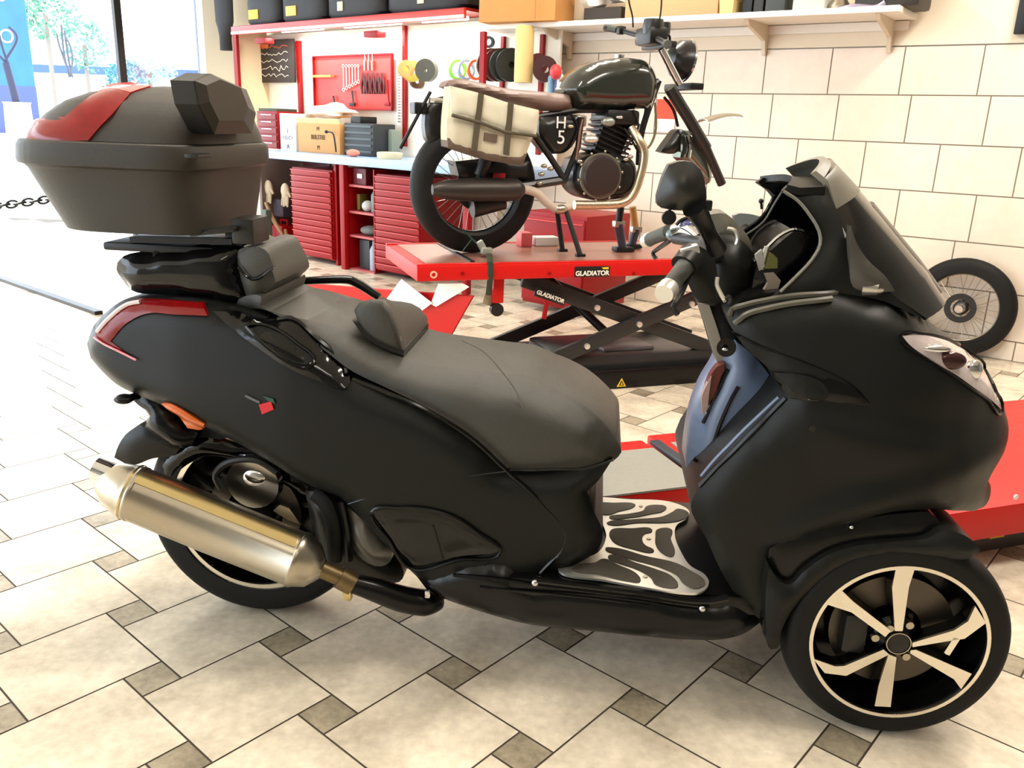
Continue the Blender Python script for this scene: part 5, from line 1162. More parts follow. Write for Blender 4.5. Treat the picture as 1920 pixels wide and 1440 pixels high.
tb = W_(1916, 22, .66); mesh_thing(MB().box((tb.x + .02, .67, 1.87), (.08, .04, .22), bev=.006), 'wall_switch_box', black_frame, 'black box on the wall at the upper right corner of the view', 'box', WF)

# ================================================================= LIFTS
LO = ground(1200, 725.6); LFT = Frame(LO, 20.0)
Lf = lambda px, py, y: LFT.at(px, py, y)
lift = thing('motorcycle_lift', 'raised red scissor lift table carrying the black motorcycle', 'lift', LFT.M)
TZ = .62
MB().box((0, .32, TZ - .035), (2.24, .68, .066), bev=.006).build('table', red_paint, lift)
MB().box((-.0, .32, TZ + .001), (2.14, .58, .004)).build('checker_plate', mat('worn_plate', (170, 120, 104), .35, metal=.4, noise=.3, nscale=14), lift)
for y in (.0, .64): MB().box((0, y, TZ - .003), (2.24, .025, .014), bev=.003).build('edge_rail', red_paint, lift)
MB().box((-.86, .32, TZ + .006), (.02, .58, .006)).build('plate_joint', dark_metal, lift)
bs = MB().box((0, .02, .045), (1.3, .05, .09), bev=.006).build('base_rail', semi_black, lift); MB().box((0, .62, .045), (1.3, .05, .09), bev=.006).build('base_rail', semi_black, lift)
for x in (-.63, .63): MB().box((x, .32, .04), (.06, .6, .07), bev=.006).build('base_cross', semi_black, lift)
MB().box((.05, .30, .10), (.9, .45, .10), bev=.03).build('hydraulic_cover', mat('cover_dark', (44, 44, 44), .3), lift)
MB().box((.0, .24, .155), (.28, .2, .02), bev=.008).build('cover_sheen', mat('sheen_grey', (112, 108, 108), .3), lift)  # grey slab added for the reflection on the black cover
for y in (.06, .56):
    MB().bar((-.62, y, .085), (.60, y, .53), .03, .07, bev=.006).build('scissor_arm', mat('arm_black', (36, 36, 35), .4), lift)
    MB().bar((-.60, y + .035, .53), (.62, y + .035, .085), .03, .07, bev=.006).build('scissor_arm', mat('arm_black', (36, 36, 35), .4), lift)
for x, z in ((-.01, .305), (-.28, .21), (-.24, .395), (.27, .395)):
    MB().lathe([(.014, -.012), (.014, .0), (0, .0)], (x, .045, z), 'Y', 14).lathe([(.0, -.014), (.014, -.012)], (x, .045, z), 'Y', 14).build('pivot_bolt', alu, lift)
MB().tube([(-.30, .5, .45), (-.05, .3, .2)], .022, 10).build('ram', black_frame, lift)
# plates and marks on the lift
c = Lf(1110, 509, -.018)
gp = MB().box((c.x, -.021, c.z), (.175, .004, .048), bev=.001).build('maker_plate', mat('plate_black', (24, 20, 18), .4), lift)
text_mesh('GLADIATOR', .030, mat('plate_white', (245, 240, 225), .5), gp, Matrix.Translation((c.x, -.024, c.z - .008)) @ rot, bold=.0008)
MB().prism([(c.x + .055, -.024, c.z + .010), (c.x + .08, -.024, c.z + .010), (c.x + .08, -.024, c.z + .02), (c.x + .045, -.024, c.z + .018)], (0, .002, 0)).build('plate_mark', yellow_label, gp)
c2_ = Lf(1047, 560, -.02)
gq = MB().box((c2_.x - .02, .03, c2_.z), (.16, .006, .04), Matrix.Rotation(R(20), 3, 'Y'), bev=.001).build('maker_plate', mat('plate_black', (24, 20, 18), .4), lift)
text_mesh('GLADIATOR', .026, mat('plate_white', (245, 240, 225), .5), gq, Matrix.Translation((c2_.x - .02, .025, c2_.z)) @ Matrix.Rotation(R(20), 4, 'Y') @ rot, bold=.0008)
MB().tube([(c2_.x - .04, .02, c2_.z - .02), (c2_.x - .05, .02, c2_.z - .10)], .012, 8).build('red_lever', dark_red, lift)
def warn(px, py, y, fr_, par, s=.05):
    c = fr_.at(px, py, y); tri = MB().prism([(c.x - s * .55, y - .003, c.z - s * .45), (c.x + s * .55, y - .003, c.z - s * .45), (c.x, y - .003, c.z + s * .5)], (0, .002, 0)).build('warning_triangle', yellow_label, par, smooth=False)
    MB().prism([(c.x - s * .3, y - .005, c.z - s * .3), (c.x + s * .3, y - .005, c.z - s * .3), (c.x, y - .005, c.z + s * .25)], (0, .002, 0)).build('triangle_mark', black_frame, tri, smooth=False)
    MB().prism([(c.x - s * .13, y - .007, c.z - s * .22), (c.x + s * .13, y - .007, c.z - s * .22), (c.x, y - .007, c.z + s * .05)], (0, .002, 0)).build('triangle_core', yellow_label, tri, smooth=False)
warn(1165, 717, -.006, LFT, lift, .045)
for px in (867, 1030, 1188):
    c = Lf(px, 513, -.02); MB().lathe([(.008, 0), (.008, .004), (0, .004)], (c.x, -.024, c.z), 'Y', 12).build('side_hole', dark_red, lift)
c = Lf(813, 515, -.02); MB().lathe([(.016, 0), (.016, .004), (.009, .004), (.009, 0)], (c.x, -.024, c.z), 'Y', 16, close=True).build('round_badge', mat('badge_peach', (240, 180, 150), .5), lift)
x = Lf(931, 573, .06).x; MB().lathe([(.03, -.015), (.03, .015)], (x, .06, Lf(931, 580, .06).z), 'Y', 20).build('caster', dark_metal, lift)
MB().box((x - .0, .05, .50), (.05, .03, .13), bev=.004).build('caster_leg', red_paint, lift)
MB().prism([Lf(912, 545, .08), Lf(928, 530, .08), Lf(926, 575, .08), Lf(905, 570, .08)], (0, .006, 0)).build('pale_shield', mat('olive_cream', (176, 168, 140), .6), lift)
# entry ramp of the raised lift: sloping red sheet
r1 = LFT.o + LFT.x * -.88 + Vector((0, 0, .47)); r1 = hit(886, 556, LFT.o, LFT.y)
r2, r3 = ground(805, 700), ground(520, 600); nrm = (r2 - r1).cross(r3 - r1).normalized()
r4 = hit(575, 532, r1, nrm)
if nrm.dot(CC - r1) < 0: nrm = -nrm
rp = MB().prism([r1, r2, r3, r4], nrm * -.012).build('ramp', red_paint, lift, smooth=False); rp.matrix_parent_inverse = LFT.M.inverted()
def on_ramp(pts, name, m, label, cat, group=None, lift_=.012):
    P_ = [hit(px, py, r1 + nrm * lift_, nrm) for px, py in pts]; c = sum(P_, Vector()) / len(P_)
    o = MB().prism([p - c for p in P_], nrm * .002).build(name, m, None, Matrix.Translation(c), False); return tag(o, label, cat, group)
on_ramp([(753, 523), (811, 568), (792, 582), (725, 560)], 'paper_sheet', paper, 'bluish sheet of paper on the red ramp, nearest the grab rail', 'paper', 'sheets of paper on the red ramp', .03)
on_ramp([(822, 532), (868, 531), (880, 538), (818, 575), (808, 570)], 'paper_sheet', mat('paper_white', (244, 244, 232), .7), 'white sheet of paper on the red ramp under the lift table edge', 'paper', 'sheets of paper on the red ramp', .02)
# second lift, lowered
L2O = ground(1800, 1010); L2 = Frame(L2O, 20.0); l2 = thing('motorcycle_lift', 'lowered red motorcycle lift on the floor beside the scooter', 'lift', L2.M)
MB().box((.86, .21, .155), (2.36, .78, .10), bev=.006).build('table', red_paint, l2)
MB().box((-.56, .40, .155), (.50, .40, .10), bev=.006).build('table_end', red_paint, l2)
MB().box((-.54, .355, .2065), (.46, .31, .004)).build('checker_plate', mat('grey_checker', (150, 150, 142), .5, metal=.3, noise=.12, nscale=120), l2)
MB().box((-1.12, .40, .150), (.58, .40, .08), bev=.006).build('ramp_frame', red_paint, l2)
MB().box((-1.12, .355, .193), (.57, .31, .006)).build('ramp_plate', mat('grey_checker', (150, 150, 142), .5, metal=.3, noise=.12, nscale=120), l2)
MB().box((-.81, .37, .20), (.035, .36, .014), bev=.003).build('hinge_bar', mat('hinge_dark', (38, 52, 62), .4), l2)
MB().box((.86, -.06, .05), (2.3, .06, .10), bev=.006).build('base_rail', mat('base_grey', (66, 62, 60), .5), l2)
MB().box((.62, .48, .05), (2.8, .06, .10), bev=.006).build('base_rail', mat('base_grey', (66, 62, 60), .5), l2)
warn(1871, 994, -.092, L2, l2, .055)
c = L2.at(1905, 932, -.182); MB().lathe([(.008, 0), (.008, .004), (0, .004)], (c.x, -.184, c.z), 'Y', 12).build('side_hole', white_label, l2)
# ================================================================= SPARE WHEEL against the tiled wall
WC = W_(1797, 606, .62); RW_ = .285
sw_ = thing('spare_wheel', 'spoked motorcycle wheel with black tyre leaning against the tiled wall', 'wheel', WF.M @ Matrix.Translation((WC.x, .62, 0)))
def spoked(parent, c, ro, ri, hw, hub_r=.035, disc_r=.0, n=32, tyre_name='tyre', alu_rim=True, side=-1):
    k = [(ri + (ro - ri) * math.cos(a) ** .6, hw * math.sin(a)) for a in np.linspace(-math.pi / 2 + .01, math.pi / 2 - .01, 13)]
    ty = MB().lathe(k + [(ri - .004, hw * .4), (ri - .004, -hw * .4)], c, 'Y', 56, close=True).build(tyre_name, tyre_mat, parent)
    rm = MB().lathe([(ri + .004, -hw * .45), (ri + .004, hw * .45), (ri - .010, hw * .2), (ri - .010, -hw * .2)], c, 'Y', 56, close=True).build('rim', black_frame if not alu_rim else mat('dull_rim', (150, 142, 124), .4, metal=.6), ty)
    mb = MB()
    for i in range(n):
        a = 2 * math.pi * i / n; s = 1 if i % 2 else -1; b = a + s * .35 * (1 if (i // 2) % 2 else -1)
        mb.tube([Vector(c) + Vector((hub_r * math.cos(b), s * .03, hub_r * math.sin(b))), Vector(c) + Vector(((ri - .008) * math.cos(a), 0, (ri - .008) * math.sin(a)))], .0016, 5)
    mb.build('spokes', mat('spoke_grey', (160, 156, 146), .3, metal=.8), ty)
    MB().lathe([(hub_r * .5, -.05), (hub_r, -.035), (hub_r * .7, -.02), (hub_r * .7, .02), (hub_r, .035), (hub_r * .5, .05)], c, 'Y', 28).build('hub', dark_metal, ty)
    if disc_r: MB().lathe([(disc_r, side * .045), (disc_r, side * .041), (disc_r * .6, side * .041), (disc_r * .6, side * .045)], c, 'Y', 40, close=True).build('brake_disc', dark_metal, ty)
    return ty
spoked(sw_, (0, 0, RW_), RW_, .20, .045, .04, .085)
MB().lathe([(.022, -.09), (.03, -.05), (.01, -.05)], (0, 0, RW_), 'Y', 18).build('axle', chrome, sw_)

# ================================================================= THE MOTORCYCLE ON THE LIFT
mo = LFT.o + LFT.x * -.744 + LFT.y * .31 + Vector((0, 0, TZ + .003)); MF = Frame(mo, 20.0)
bike = thing('motorcycle', 'black classic motorcycle with canvas saddlebag on the raised lift, front wheel removed', 'motorcycle', MF.M)
cM = lambda x, y: (740 + x / 2.909, y / 2.909)
def Mo(x, y, yy): p = cM(x, y); return MF.at(p[0], p[1], yy)
def mp(name, pts, w, e, r, m, parent=None, thick=None, step=.012, **k):
    out = [cM(p[0], p[1]) + tuple(p[2:]) for p in pts]
    return pillow(name, MF, out, w if callable(w) else (lambda x, z: w), e, r, m, parent or bike, step=step, thick=thick, **k)
bb_ = mat('bike_black', (26, 26, 26), .3); be = mat('bike_engine_black', (34, 33, 32), .35, metal=.4, noise=.4, nscale=30)
hc = Mo(430, 1062, 0); RR_ = .30
hub_c = Vector((hc.x, 0, RR_)); 
wheel_root = spoked(bike, hub_c, RR_, .208, .062, .045, .10, 36, 'rear_wheel', False); tag(wheel_root, 'black rear tyre of the motorcycle')
seatb = mp('seat', [(275, 470, 'c'), (290, 445), (340, 430), (440, 445), (600, 480), (800, 500), (958, 515, 'c'), (968, 590, 'c'), (900, 605), (800, 600), (700, 575), (480, 520), (330, 490)], .11, .05, .035, mat('brown_leather', (122, 100, 92), .45, noise=.1, bump=.3, bscale=200)); tag(seatb, 'brown leather seat')
tank = mp('fuel_tank', [(922, 505, 'c'), (958, 432), (1010, 382), (1100, 336), (1200, 318), (1300, 318), (1370, 336), (1410, 380), (1428, 430), (1424, 500), (1400, 590, 'c'), (1200, 600), (980, 590, 'c'), (960, 540)], lambda x, z: .13, .07, .09, mat('tank_dark_green', (34, 38, 32), .18, coat=.6)); tag(tank, 'glossy dark fuel tank')
MB().lathe([(.022, -.004), (.024, .01), (.0, .014)], Mo(1225, 312, 0), 'Z', 18).build('fuel_cap', chrome, tank)
bagw = lambda x, z: .26
sb = mp('saddlebag', [(303, 470, 'c'), (460, 510), (620, 560), (785, 600, 'c'), (788, 640), (748, 760, 'c'), (695, 902, 'c'), (520, 872), (290, 800, 'c'), (284, 740)], .26, .02, .03, mat('canvas', (196, 188, 164), .9, noise=.15, nscale=12, bump=.6, bscale=300), thick=.10); tag(sb, 'beige canvas saddlebag')
mp('bag_base', [(288, 752, 'c'), (520, 815), (722, 840, 'c'), (697, 903, 'c'), (520, 875), (290, 802, 'c')], .263, .015, .02, mat('brown_bag_base', (92, 76, 62), .7, noise=.1), sb, thick=.11)
mp('bag_flap', [(303, 468, 'c'), (470, 510), (620, 560), (787, 602, 'c'), (772, 735, 'c'), (600, 715), (470, 665), (310, 625, 'c')], .268, .012, .02, mat('canvas_light', (208, 204, 182), .9, noise=.15, nscale=12, bump=.6, bscale=300), sb, thick=.02)
for xs_ in ((478, 505, 425, 830), (640, 560, 600, 850)):
    mp('bag_strap', [(xs_[0] - 18, xs_[1], 'c'), (xs_[0] + 10, xs_[1] + 8, 'c'), (xs_[2] + 25, xs_[3], 'c'), (xs_[2] - 5, xs_[3] - 8, 'c')], .276, .001, .005, mat('olive_strap', (74, 66, 48), .7), sb, thick=.01)
MB().tube([Mo(312, 628, -.272), Mo(470, 670, -.272), Mo(600, 720, -.272), Mo(772, 742, -.272)], .008, 6).build('flap_edge', mat('olive_strap', (74, 66, 48), .7), sb)
mp('leather_patch', [(490, 722, 'c'), (562, 736, 'c'), (556, 780, 'c'), (486, 765, 'c')], .268, .001, .005, mat('brown_bag_base', (92, 76, 62), .7, noise=.1), sb, thick=.01)
# frame and bodywork
T = lambda pts, y, r, nm, m, par=None, sm=3, n=8: MB().tube([Mo(p[0], p[1], (p[2] if len(p) > 2 else y)) for p in pts], r, n, smooth=sm).build(nm, m, par or bike)
T([(760, 640), (1000, 600), (1250, 590), (1440, 440)], -.05, .014, 'frame_tube', bb_); T([(760, 640), (1000, 600), (1250, 590), (1440, 440)], .05, .014, 'frame_tube', bb_)
T([(1440, 440), (1370, 640), (1340, 760), (1330, 900)], -.0, .016, 'down_tube', bb_)
T([(760, 730), (850, 860), (930, 985)], -.10, .015, 'frame_tube', bb_, sm=1); T([(1020, 640), (1000, 800), (925, 985)], -.10, .014, 'frame_tube', bb_, sm=1)
T([(430, 1062), (600, 1030), (800, 1000), (930, 980)], -.09, .02, 'swingarm', bb_); T([(430, 1062), (600, 1030), (800, 1000), (930, 980)], .09, .02, 'swingarm', bb_)
for s in (-.13, .13): MB().tube([Mo(440, 1010, s), Mo(520, 820, s), Mo(600, 620, s)], .014, 8).tube([Mo(460, 960, s), Mo(585, 680, s)], .028, 10).build('shock_absorber', bb_, bike)
mp('side_cover', [(790, 640, 'c'), (1010, 625, 'c'), (1000, 740), (930, 830), (860, 840, 'c'), (790, 740)], .10, .02, .03, bb_)
gm = Mo(908, 672, -.106); text_mesh('H', .075, white_label, bike, Matrix.Translation(gm) @ rot, depth=.0015)
gm = Mo(908, 752, -.106); text_mesh('5', .085, white_label, bike, Matrix.Translation(gm) @ rot, depth=.0015)
mp('rear_mudguard', [(170, 600, 'c'), (220, 540), (290, 520, 'c'), (300, 700), (280, 760), (190, 775), (165, 700)], .055, .02, .03, be)
MB().tube([Mo(190, 548, -.08), Mo(300, 552, -.08)], .012, 8).build('rear_rail', chrome, bike)
MB().box(Mo(130, 590, 0), (.06, .1, .05), bev=.01).tube([Mo(130, 585, -.06), Mo(130, 585, -.13)], .016, 8).build('tail_light', black_frame, bike)
MB().tube([Mo(195, 500, -.05), Mo(110, 660, -.05), Mo(30, 810, -.05)], .008, 6).build('number_plate_stay', black_frame, bike)
mp('under_seat_tray', [(330, 880, 'c'), (560, 860), (740, 880, 'c'), (740, 985, 'c'), (560, 1000), (350, 960, 'c')], .09, .02, .03, be)
MB().box(Mo(570, 965, -.10), (.055, .02, .035), bev=.006).build('red_reflector', mat('reflector_red', (190, 30, 36), .3), bike)
# engine
eb = mp('crankcase', [(1000, 870, 'c'), (1080, 840), (1200, 840), (1300, 880), (1320, 980), (1280, 1060), (1180, 1090), (1040, 1080), (980, 1020), (975, 930)], .12, .04, .05, be); tag(eb, 'black engine block')
c = Mo(1120, 960, -.125); MB().lathe([(.095, 0), (.098, -.012), (.085, -.028), (.07, -.03), (0, -.032)][::-1], c, 'Y', 36).build('clutch_cover', mat('clutch_brown', (54, 44, 42), .4, metal=.3), eb)
MB().lathe([(.105, 0), (.105, -.012), (.097, -.014)], c, 'Y', 36).build('cover_ring', mat('olive_metal', (110, 108, 96), .35, metal=.6), eb)
for k in range(10):
    a = R(36 * k + 10); MB().ball(c + Vector((.112 * math.cos(a), -.005, .112 * math.sin(a))), .007, 8).build('cover_bolt', steel, eb)
cyl = MB(); ca, cb_ = Mo(1130, 850, 0), Mo(1210, 640, 0)
for k in range(9): f = k / 8; cyl.box(ca + (cb_ - ca) * f, (.15, .19, .008), (cb_ - ca).to_track_quat('Z', 'Y').to_matrix())
cyl.bar(ca, cb_, .10, .14).build('cylinder', be, eb)
MB().box(Mo(1200, 640, 0), (.17, .2, .07), bev=.02).build('cylinder_head', be, eb)
MB().ball(Mo(1165, 665, -.10), (.035, .02, .022)).build('head_cap', mat('head_grey', (150, 156, 146), .35, metal=.6), eb)
MB().ball(Mo(1225, 640, -.10), (.02, .015, .01)).build('head_bolt', chrome, eb)
bl = Mo(1068, 760, -.10); MB().ball(bl, (.04, .03, .022)).box(bl + Vector((.0, .02, .01)), (.05, .05, .04), bev=.01).build('carburettor', alu, eb)
MB().box(Mo(1010, 660, -.06), (.05, .05, .05), bev=.01).build('carb_top', steel, eb); T([(1025, 650), (1010, 720), (1000, 800), (985, 870)], -.11, .005, 'brake_pipe', mat('rust_pipe', (140, 96, 84), .4), eb)
for (x, y) in ((960, 690), (1285, 855), (1260, 870), (1010, 880), (800, 950), (815, 905), (790, 1000), (850, 920)): MB().ball(Mo(x, y, -.12), (.016, .012, .010), 10).build('engine_fitting', steel, eb)
for pts in ([(1300, 600), (1330, 690), (1290, 760), (1250, 830)], [(1250, 700), (1290, 760), (1330, 830)], [(960, 620), (1000, 700), (960, 800)]): T(pts, -.1, .006, 'hose', black_frame, eb)
# exhaust
T([(1290, 700, -.08), (1330, 760, -.12), (1360, 830, -.13), (1345, 940, -.13), (1300, 1060, -.13), (1230, 1110, -.13), (1100, 1118, -.13), (980, 1118, -.13)], 0, .021, 'exhaust_pipe', mat('pale_gold_pipe', (206, 190, 160), .28, metal=.9), sm=5, n=14)
T([(960, 1125, -.13), (890, 1140, -.14), (830, 1105, -.15), (770, 1050, -.16), (690, 1030, -.17)], 0, .02, 'exhaust_pipe', mat('heat_wrap', (190, 176, 162), .6, bump=.6, bscale=60), sm=5, n=14)
MB().ball(Mo(905, 1142, -.15), (.035, .02, .022)).build('pipe_clamp', steel, bike)
ma, mb_ = Mo(705, 1035, -.18), Mo(205, 1035, -.18); D_ = (mb_ - ma)
MB().tube([ma, ma + D_ * .05, ma + D_ * .12, ma + D_ * .55, ma + D_ * .85, mb_], [.02, .04, .05, .052, .042, .022], 24, smooth=3).build('muffler', mat('muffler_brown_black', (56, 50, 46), .4, metal=.5), bike)
MB().tube([Mo(600, 1105, -.1), Mo(420, 1130, -.1)], [.03, .05], 12).build('rear_brake_housing', dark_metal, bike)
T([(1330, 470), (1370, 560), (1350, 700), (1330, 760)], -.06, .006, 'hose', black_frame); T([(1420, 560), (1425, 700), (1395, 790), (1350, 820), (1320, 790)], -.08, .006, 'cable_loop', mat('olive_cable', (110, 98, 70), .5), sm=4); T([(1470, 530), (1520, 600), (1545, 690)], -.08, .007, 'cable_loop', black_frame, sm=4)
# stands
for pts in ([(885, 1140, -.08), (915, 1365, -.10)], [(935, 1150, -.14), (1012, 1392, -.22)]):
    p, q_ = Mo(*pts[0]), Mo(*pts[1]); q_.z = max(q_.z, .008); MB().tube([p, q_], [.012, .013], 8).box(q_, (.045, .03, .014), bev=.004).build('stand_leg', black_frame, bike)
# forks, headlight, handlebar
for s in (-.1, .1):
    MB().tube([Mo(1455, 265, s), Mo(1555, 460, s)], .018, 12).build('fork_stanchion', chrome, bike)
    MB().tube([Mo(1500, 480, s), Mo(1600, 640, s), Mo(1700, 810, s)], .028, 12).tube([Mo(1700, 810, s), Mo(1785, 1005, s)], .022, 12).build('fork_leg', bb_, bike)
MB().box(Mo(1575, 475, 0), (.07, .26, .03), bev=.006).build('triple_clamp', black_frame, bike)
MB().box(Mo(1440, 250, 0), (.06, .24, .03), bev=.006).build('triple_clamp', dark_metal, bike)
hl_c = Mo(1560, 325, 0); hrot = Matrix.Rotation(R(8), 3, 'Y')
hm = MB().lathe([(.0, -.06), (.05, -.055), (.085, -.02), (.092, .02), (.096, .03), (.090, .034), (0, .05)], hl_c, 'X', 32, rot=hrot).build('headlight', bb_, bike)
MB().lathe([(.097, .022), (.1, .03), (.092, .036)], hl_c, 'X', 32, rot=hrot).build('headlight_ring', chrome, hm); MB().lathe([(0, .052), (.06, .045), (.09, .034)], hl_c, 'X', 32, rot=hrot).build('lens', clear_lens, hm)
hbm = MB().tube([Mo(1150, 150, .36), Mo(1230, 165, .28), Mo(1320, 190, .14), Mo(1400, 205, 0), Mo(1440, 215, -.12), Mo(1475, 235, -.22), Mo(1490, 240, -.30)], .012, 10, smooth=4)
hbo = hbm.build('handlebar', black_frame, bike)
MB().tube([Mo(1148, 150, .37), Mo(1215, 162, .30)], .017, 12).build('grip', grip_rubber, hbo); MB().tube([Mo(1478, 236, -.23), Mo(1491, 241, -.31)], .017, 12).build('grip', grip_rubber, hbo); MB().box(Mo(1235, 165, .27), (.04, .04, .04), bev=.01).build('switchgear', black_frame, hbo)
MB().lathe([(.045, -.03), (.05, 0), (.045, .035), (0, .038)], Mo(1410, 150, -.03), 'Z', 24).build('speedometer', bb_, bike); MB().lathe([(.035, -.03), (.038, 0), (.035, .03), (0, .032)], Mo(1462, 160, .06), 'Z', 24).build('tachometer', bb_, bike)
MB().box(Mo(1400, 200, 0), (.10, .16, .08), bev=.02).build('headstock', be, bike)
T([(1440, 130), (1452, 60), (1455, -30), (1440, -80)], -.05, .004, 'mirror_stem', black_frame); T([(1300, 150), (1297, 90), (1280, 20), (1270, -40)], -.2, .004, 'mirror_stem', black_frame); T([(1470, 180), (1500, 200), (1495, 260)], -.05, .006, 'cable_loop', black_frame)
# mudguard pieces left hanging on the forks
mg = MB(); rg_ = []
for t_ in np.linspace(0, 1, 9):
    p = Mo(1680 + 190 * t_, 672 - 30 * math.sin(t_ * 2.2), 0); rg_.append([p + Vector((0, .055 * math.cos(a), .022 * math.sin(a))) for a in np.linspace(0, math.pi, 9)] + [p + Vector((0, .051 * math.cos(a), .018 * math.sin(a))) for a in np.linspace(math.pi, 0, 9)])
mg.rings(rg_).build('front_mudguard', mat('satin_silver', (170, 164, 150), .3, metal=.8), bike)
mp('loose_mudguard', [(1452, 828, 'c'), (1500, 760), (1550, 705), (1590, 715, 'c'), (1560, 790), (1540, 830), (1500, 840)], .05, .02, .02, bb_)
mp('fork_cover', [(1560, 720, 'c'), (1610, 712), (1660, 740), (1700, 800), (1725, 900), (1722, 990), (1690, 1010, 'c'), (1600, 900), (1560, 860, 'c')], .07, .03, .04, mat('polished_grey_green', (120, 128, 118), .12, metal=.7))
T([(1570, 740), (1580, 800), (1565, 860)], -.09, .008, 'mudguard_stay', black_frame); T([(1600, 740), (1610, 800), (1600, 860)], -.09, .012, 'mudguard_stay', chrome)
# strap tying the rear wheel down
stp = at_root('tie_down_strap', 'dark green tie-down strap with a silver ratchet over the rear tyre of the motorcycle', 'strap', LFT, tuple(Lf(905, 465, .18)))
gs_ = mat('strap_green', (24, 62, 50), .7)
part(MB().tube([Lf(868, 430, .22), Lf(885, 448, .2), Lf(900, 462, .18)], .012, 6, flat=.3), 'upper_strap', gs_, stp, LFT); part(MB().tube([Lf(868, 470, .2), Lf(885, 448, .19)], .010, 6, flat=.3), 'upper_strap', gs_, stp, LFT)
part(MB().box(Lf(903, 461, .17), (.03, .03, .05), Matrix.Rotation(R(-30), 3, 'Y'), bev=.006).box(Lf(912, 470, .16), (.05, .035, .03), bev=.006), 'ratchet', mat('ratchet_silver', (190, 200, 186), .3, metal=.7), stp, LFT)
part(MB().tube([Lf(917, 476, .14), Lf(919, 492, -.022), Lf(920, 515, -.024), Lf(916, 553, -.0)], .013, 6, flat=.25), 'hanging_strap', mat('strap_dark', (40, 48, 32), .7), stp, LFT)
# box and tray behind the rear tyre
mesh_thing(MB().box(Lf(983, 447, .5) * 1.0 + Vector((0, 0, 0)), (.06, .08, .07), bev=.005), 'carton', mat('pinkish_red', (214, 90, 92), .5), 'small pink and red carton on the lift table behind the rear tyre', 'box', LFT).location.z = TZ + .003
mesh_thing(MB().box(Lf(1022, 442, .52), (.13, .08, .045), bev=.008), 'white_tray', white_label, 'white tray lying on the lift table behind the stand legs', 'tray', LFT).location.z = TZ + .003  # low white tray
# support struts under the frame
for i, (pa, pm, pb) in enumerate([((1164, 388), (1160, 420), (1168, 472)), ((1186, 388), (1192, 430), (1182, 474))]):
    y = .26 + .1 * i; a_, m_, b_ = Lf(pa[0], pa[1], y), Lf(pm[0], pm[1], y), Lf(pb[0], pb[1], y); b_.z = TZ + .01
    t = at_root('support_stand', ['black and silver support strut under the motorcycle frame, left of the pair', 'black and silver support strut under the motorcycle frame, right of the pair'][i], 'strut', LFT, (b_.x, b_.y, TZ + .003), 'struts holding up the front of the motorcycle')
    part(MB().tube([a_, m_], .018, 10), 'upper_tube', [black_frame, mat('amber_steel', (190, 150, 90), .3, metal=.7)][i], t, LFT)
    part(MB().tube([m_, b_], [.024, .02], 10), 'lower_tube', mat('blue_black', (44, 44, 58), .35), t, LFT)
    part(MB().box(m_, (.055, .04, .03), bev=.005), 'clamp', steel, t, LFT); part(MB().box(b_ + Vector((0, 0, .006)), (.10, .06, .022), bev=.006), 'foot', black_frame, t, LFT)
# red and white notice on the tiled wall behind the forks
na, nb = W_(1232, 186, .685), W_(1263, 248, .685)
t = at_root('wall_notice', 'small orange-red and white notice on the tiled wall seen behind the fork of the motorcycle', 'notice', WF, ((na.x + nb.x) / 2, .69, nb.z))
hh = na.z - nb.z; ww_ = nb.x - na.x
MB().box((0, 0, hh * .2), (ww_, .006, hh * .4)).build('lower_half', white_label, t); MB().box((0, 0, hh * .7), (ww_, .008, hh * .6)).build('upper_half', mat('orange_red', (236, 70, 30), .5), t)

# ================================================================= OUTSIDE
G = lambda px, py: ground(px, py)
def out_frame(px, py, deg=0): return Frame(G(px, py), deg)
f1 = out_frame(40, 259, -10)
pl_ = thing('planter', 'pale round planter with a closed dark parasol, furthest left outside', 'planter', f1.M)
k_ = (f1.o - CC).length; pxm = FPX / ((f1.o - CC).dot(CW))
S1 = 1 / pxm
MB().lathe([(22 * S1, 0), (24 * S1, 8 * S1), (22 * S1, 60 * S1), (24 * S1, 64 * S1), (18 * S1, 64 * S1), (18 * S1, 56 * S1), (0, 56 * S1)], (0, 0, 0), 'Z', 28).build('pot', mat('pot_pale_blue', (196, 202, 220), .6, noise=.2, nscale=2), pl_)
pr_ = thing('closed_parasol', 'closed dark parasol with its struts spread, standing in the left planter', 'parasol', f1.M @ Matrix.Translation((0, 0, 57 * S1)))
MB().tube([(0, 0, 0), (-12 * S1, 0, 75 * S1)], [7 * S1, 6 * S1], 12).build('pole', mat('parasol_navy', (34, 36, 60), .6), pr_)
for pts in ([(-8, 75), (-16, 105), (-20, 140)], [(-12, 80), (14, 110), (16, 125), (4, 136)], [(-12, 75), (-30, 90), (-38, 60)]):
    MB().tube([(a * S1, 0, b * S1) for a, b in pts], 2.2 * S1, 8, smooth=4).build('strut', mat('parasol_navy', (34, 36, 60), .6), pr_)
f2 = out_frame(147, 262, -10); S2 = 1 / (FPX / ((f2.o - CC).dot(CW)))
p2 = thing('closed_parasol', 'closed pale grey parasol standing on the pavement right of the planter', 'parasol', f2.M)
MB().tube([(0, 0, 0), (-4 * S2, 0, 110 * S2)], [7 * S2, 6 * S2], 12).build('cover', mat('parasol_grey', (170, 168, 172), .7), p2)
for pts in ([(-4, 110), (-10, 150), (-9, 200)], [(-4, 110), (6, 140), (4, 165), (-4, 180)], [(-5, 120), (-18, 165), (-20, 185)], [(2, 110), (-2, 140), (-4, 190)]):
    MB().tube([(a * S2, 0, b * S2) for a, b in pts], 1.8 * S2, 8, smooth=4).build('strut', mat('parasol_dark', (70, 74, 84), .6), p2)
f3 = out_frame(30, 250, 0); S3 = 1 / (FPX / ((f3.o - CC).dot(CW)))
bn = thing('banner', 'tall blue advertising banner outside at the left edge with large pale letters', 'banner', f3.M)
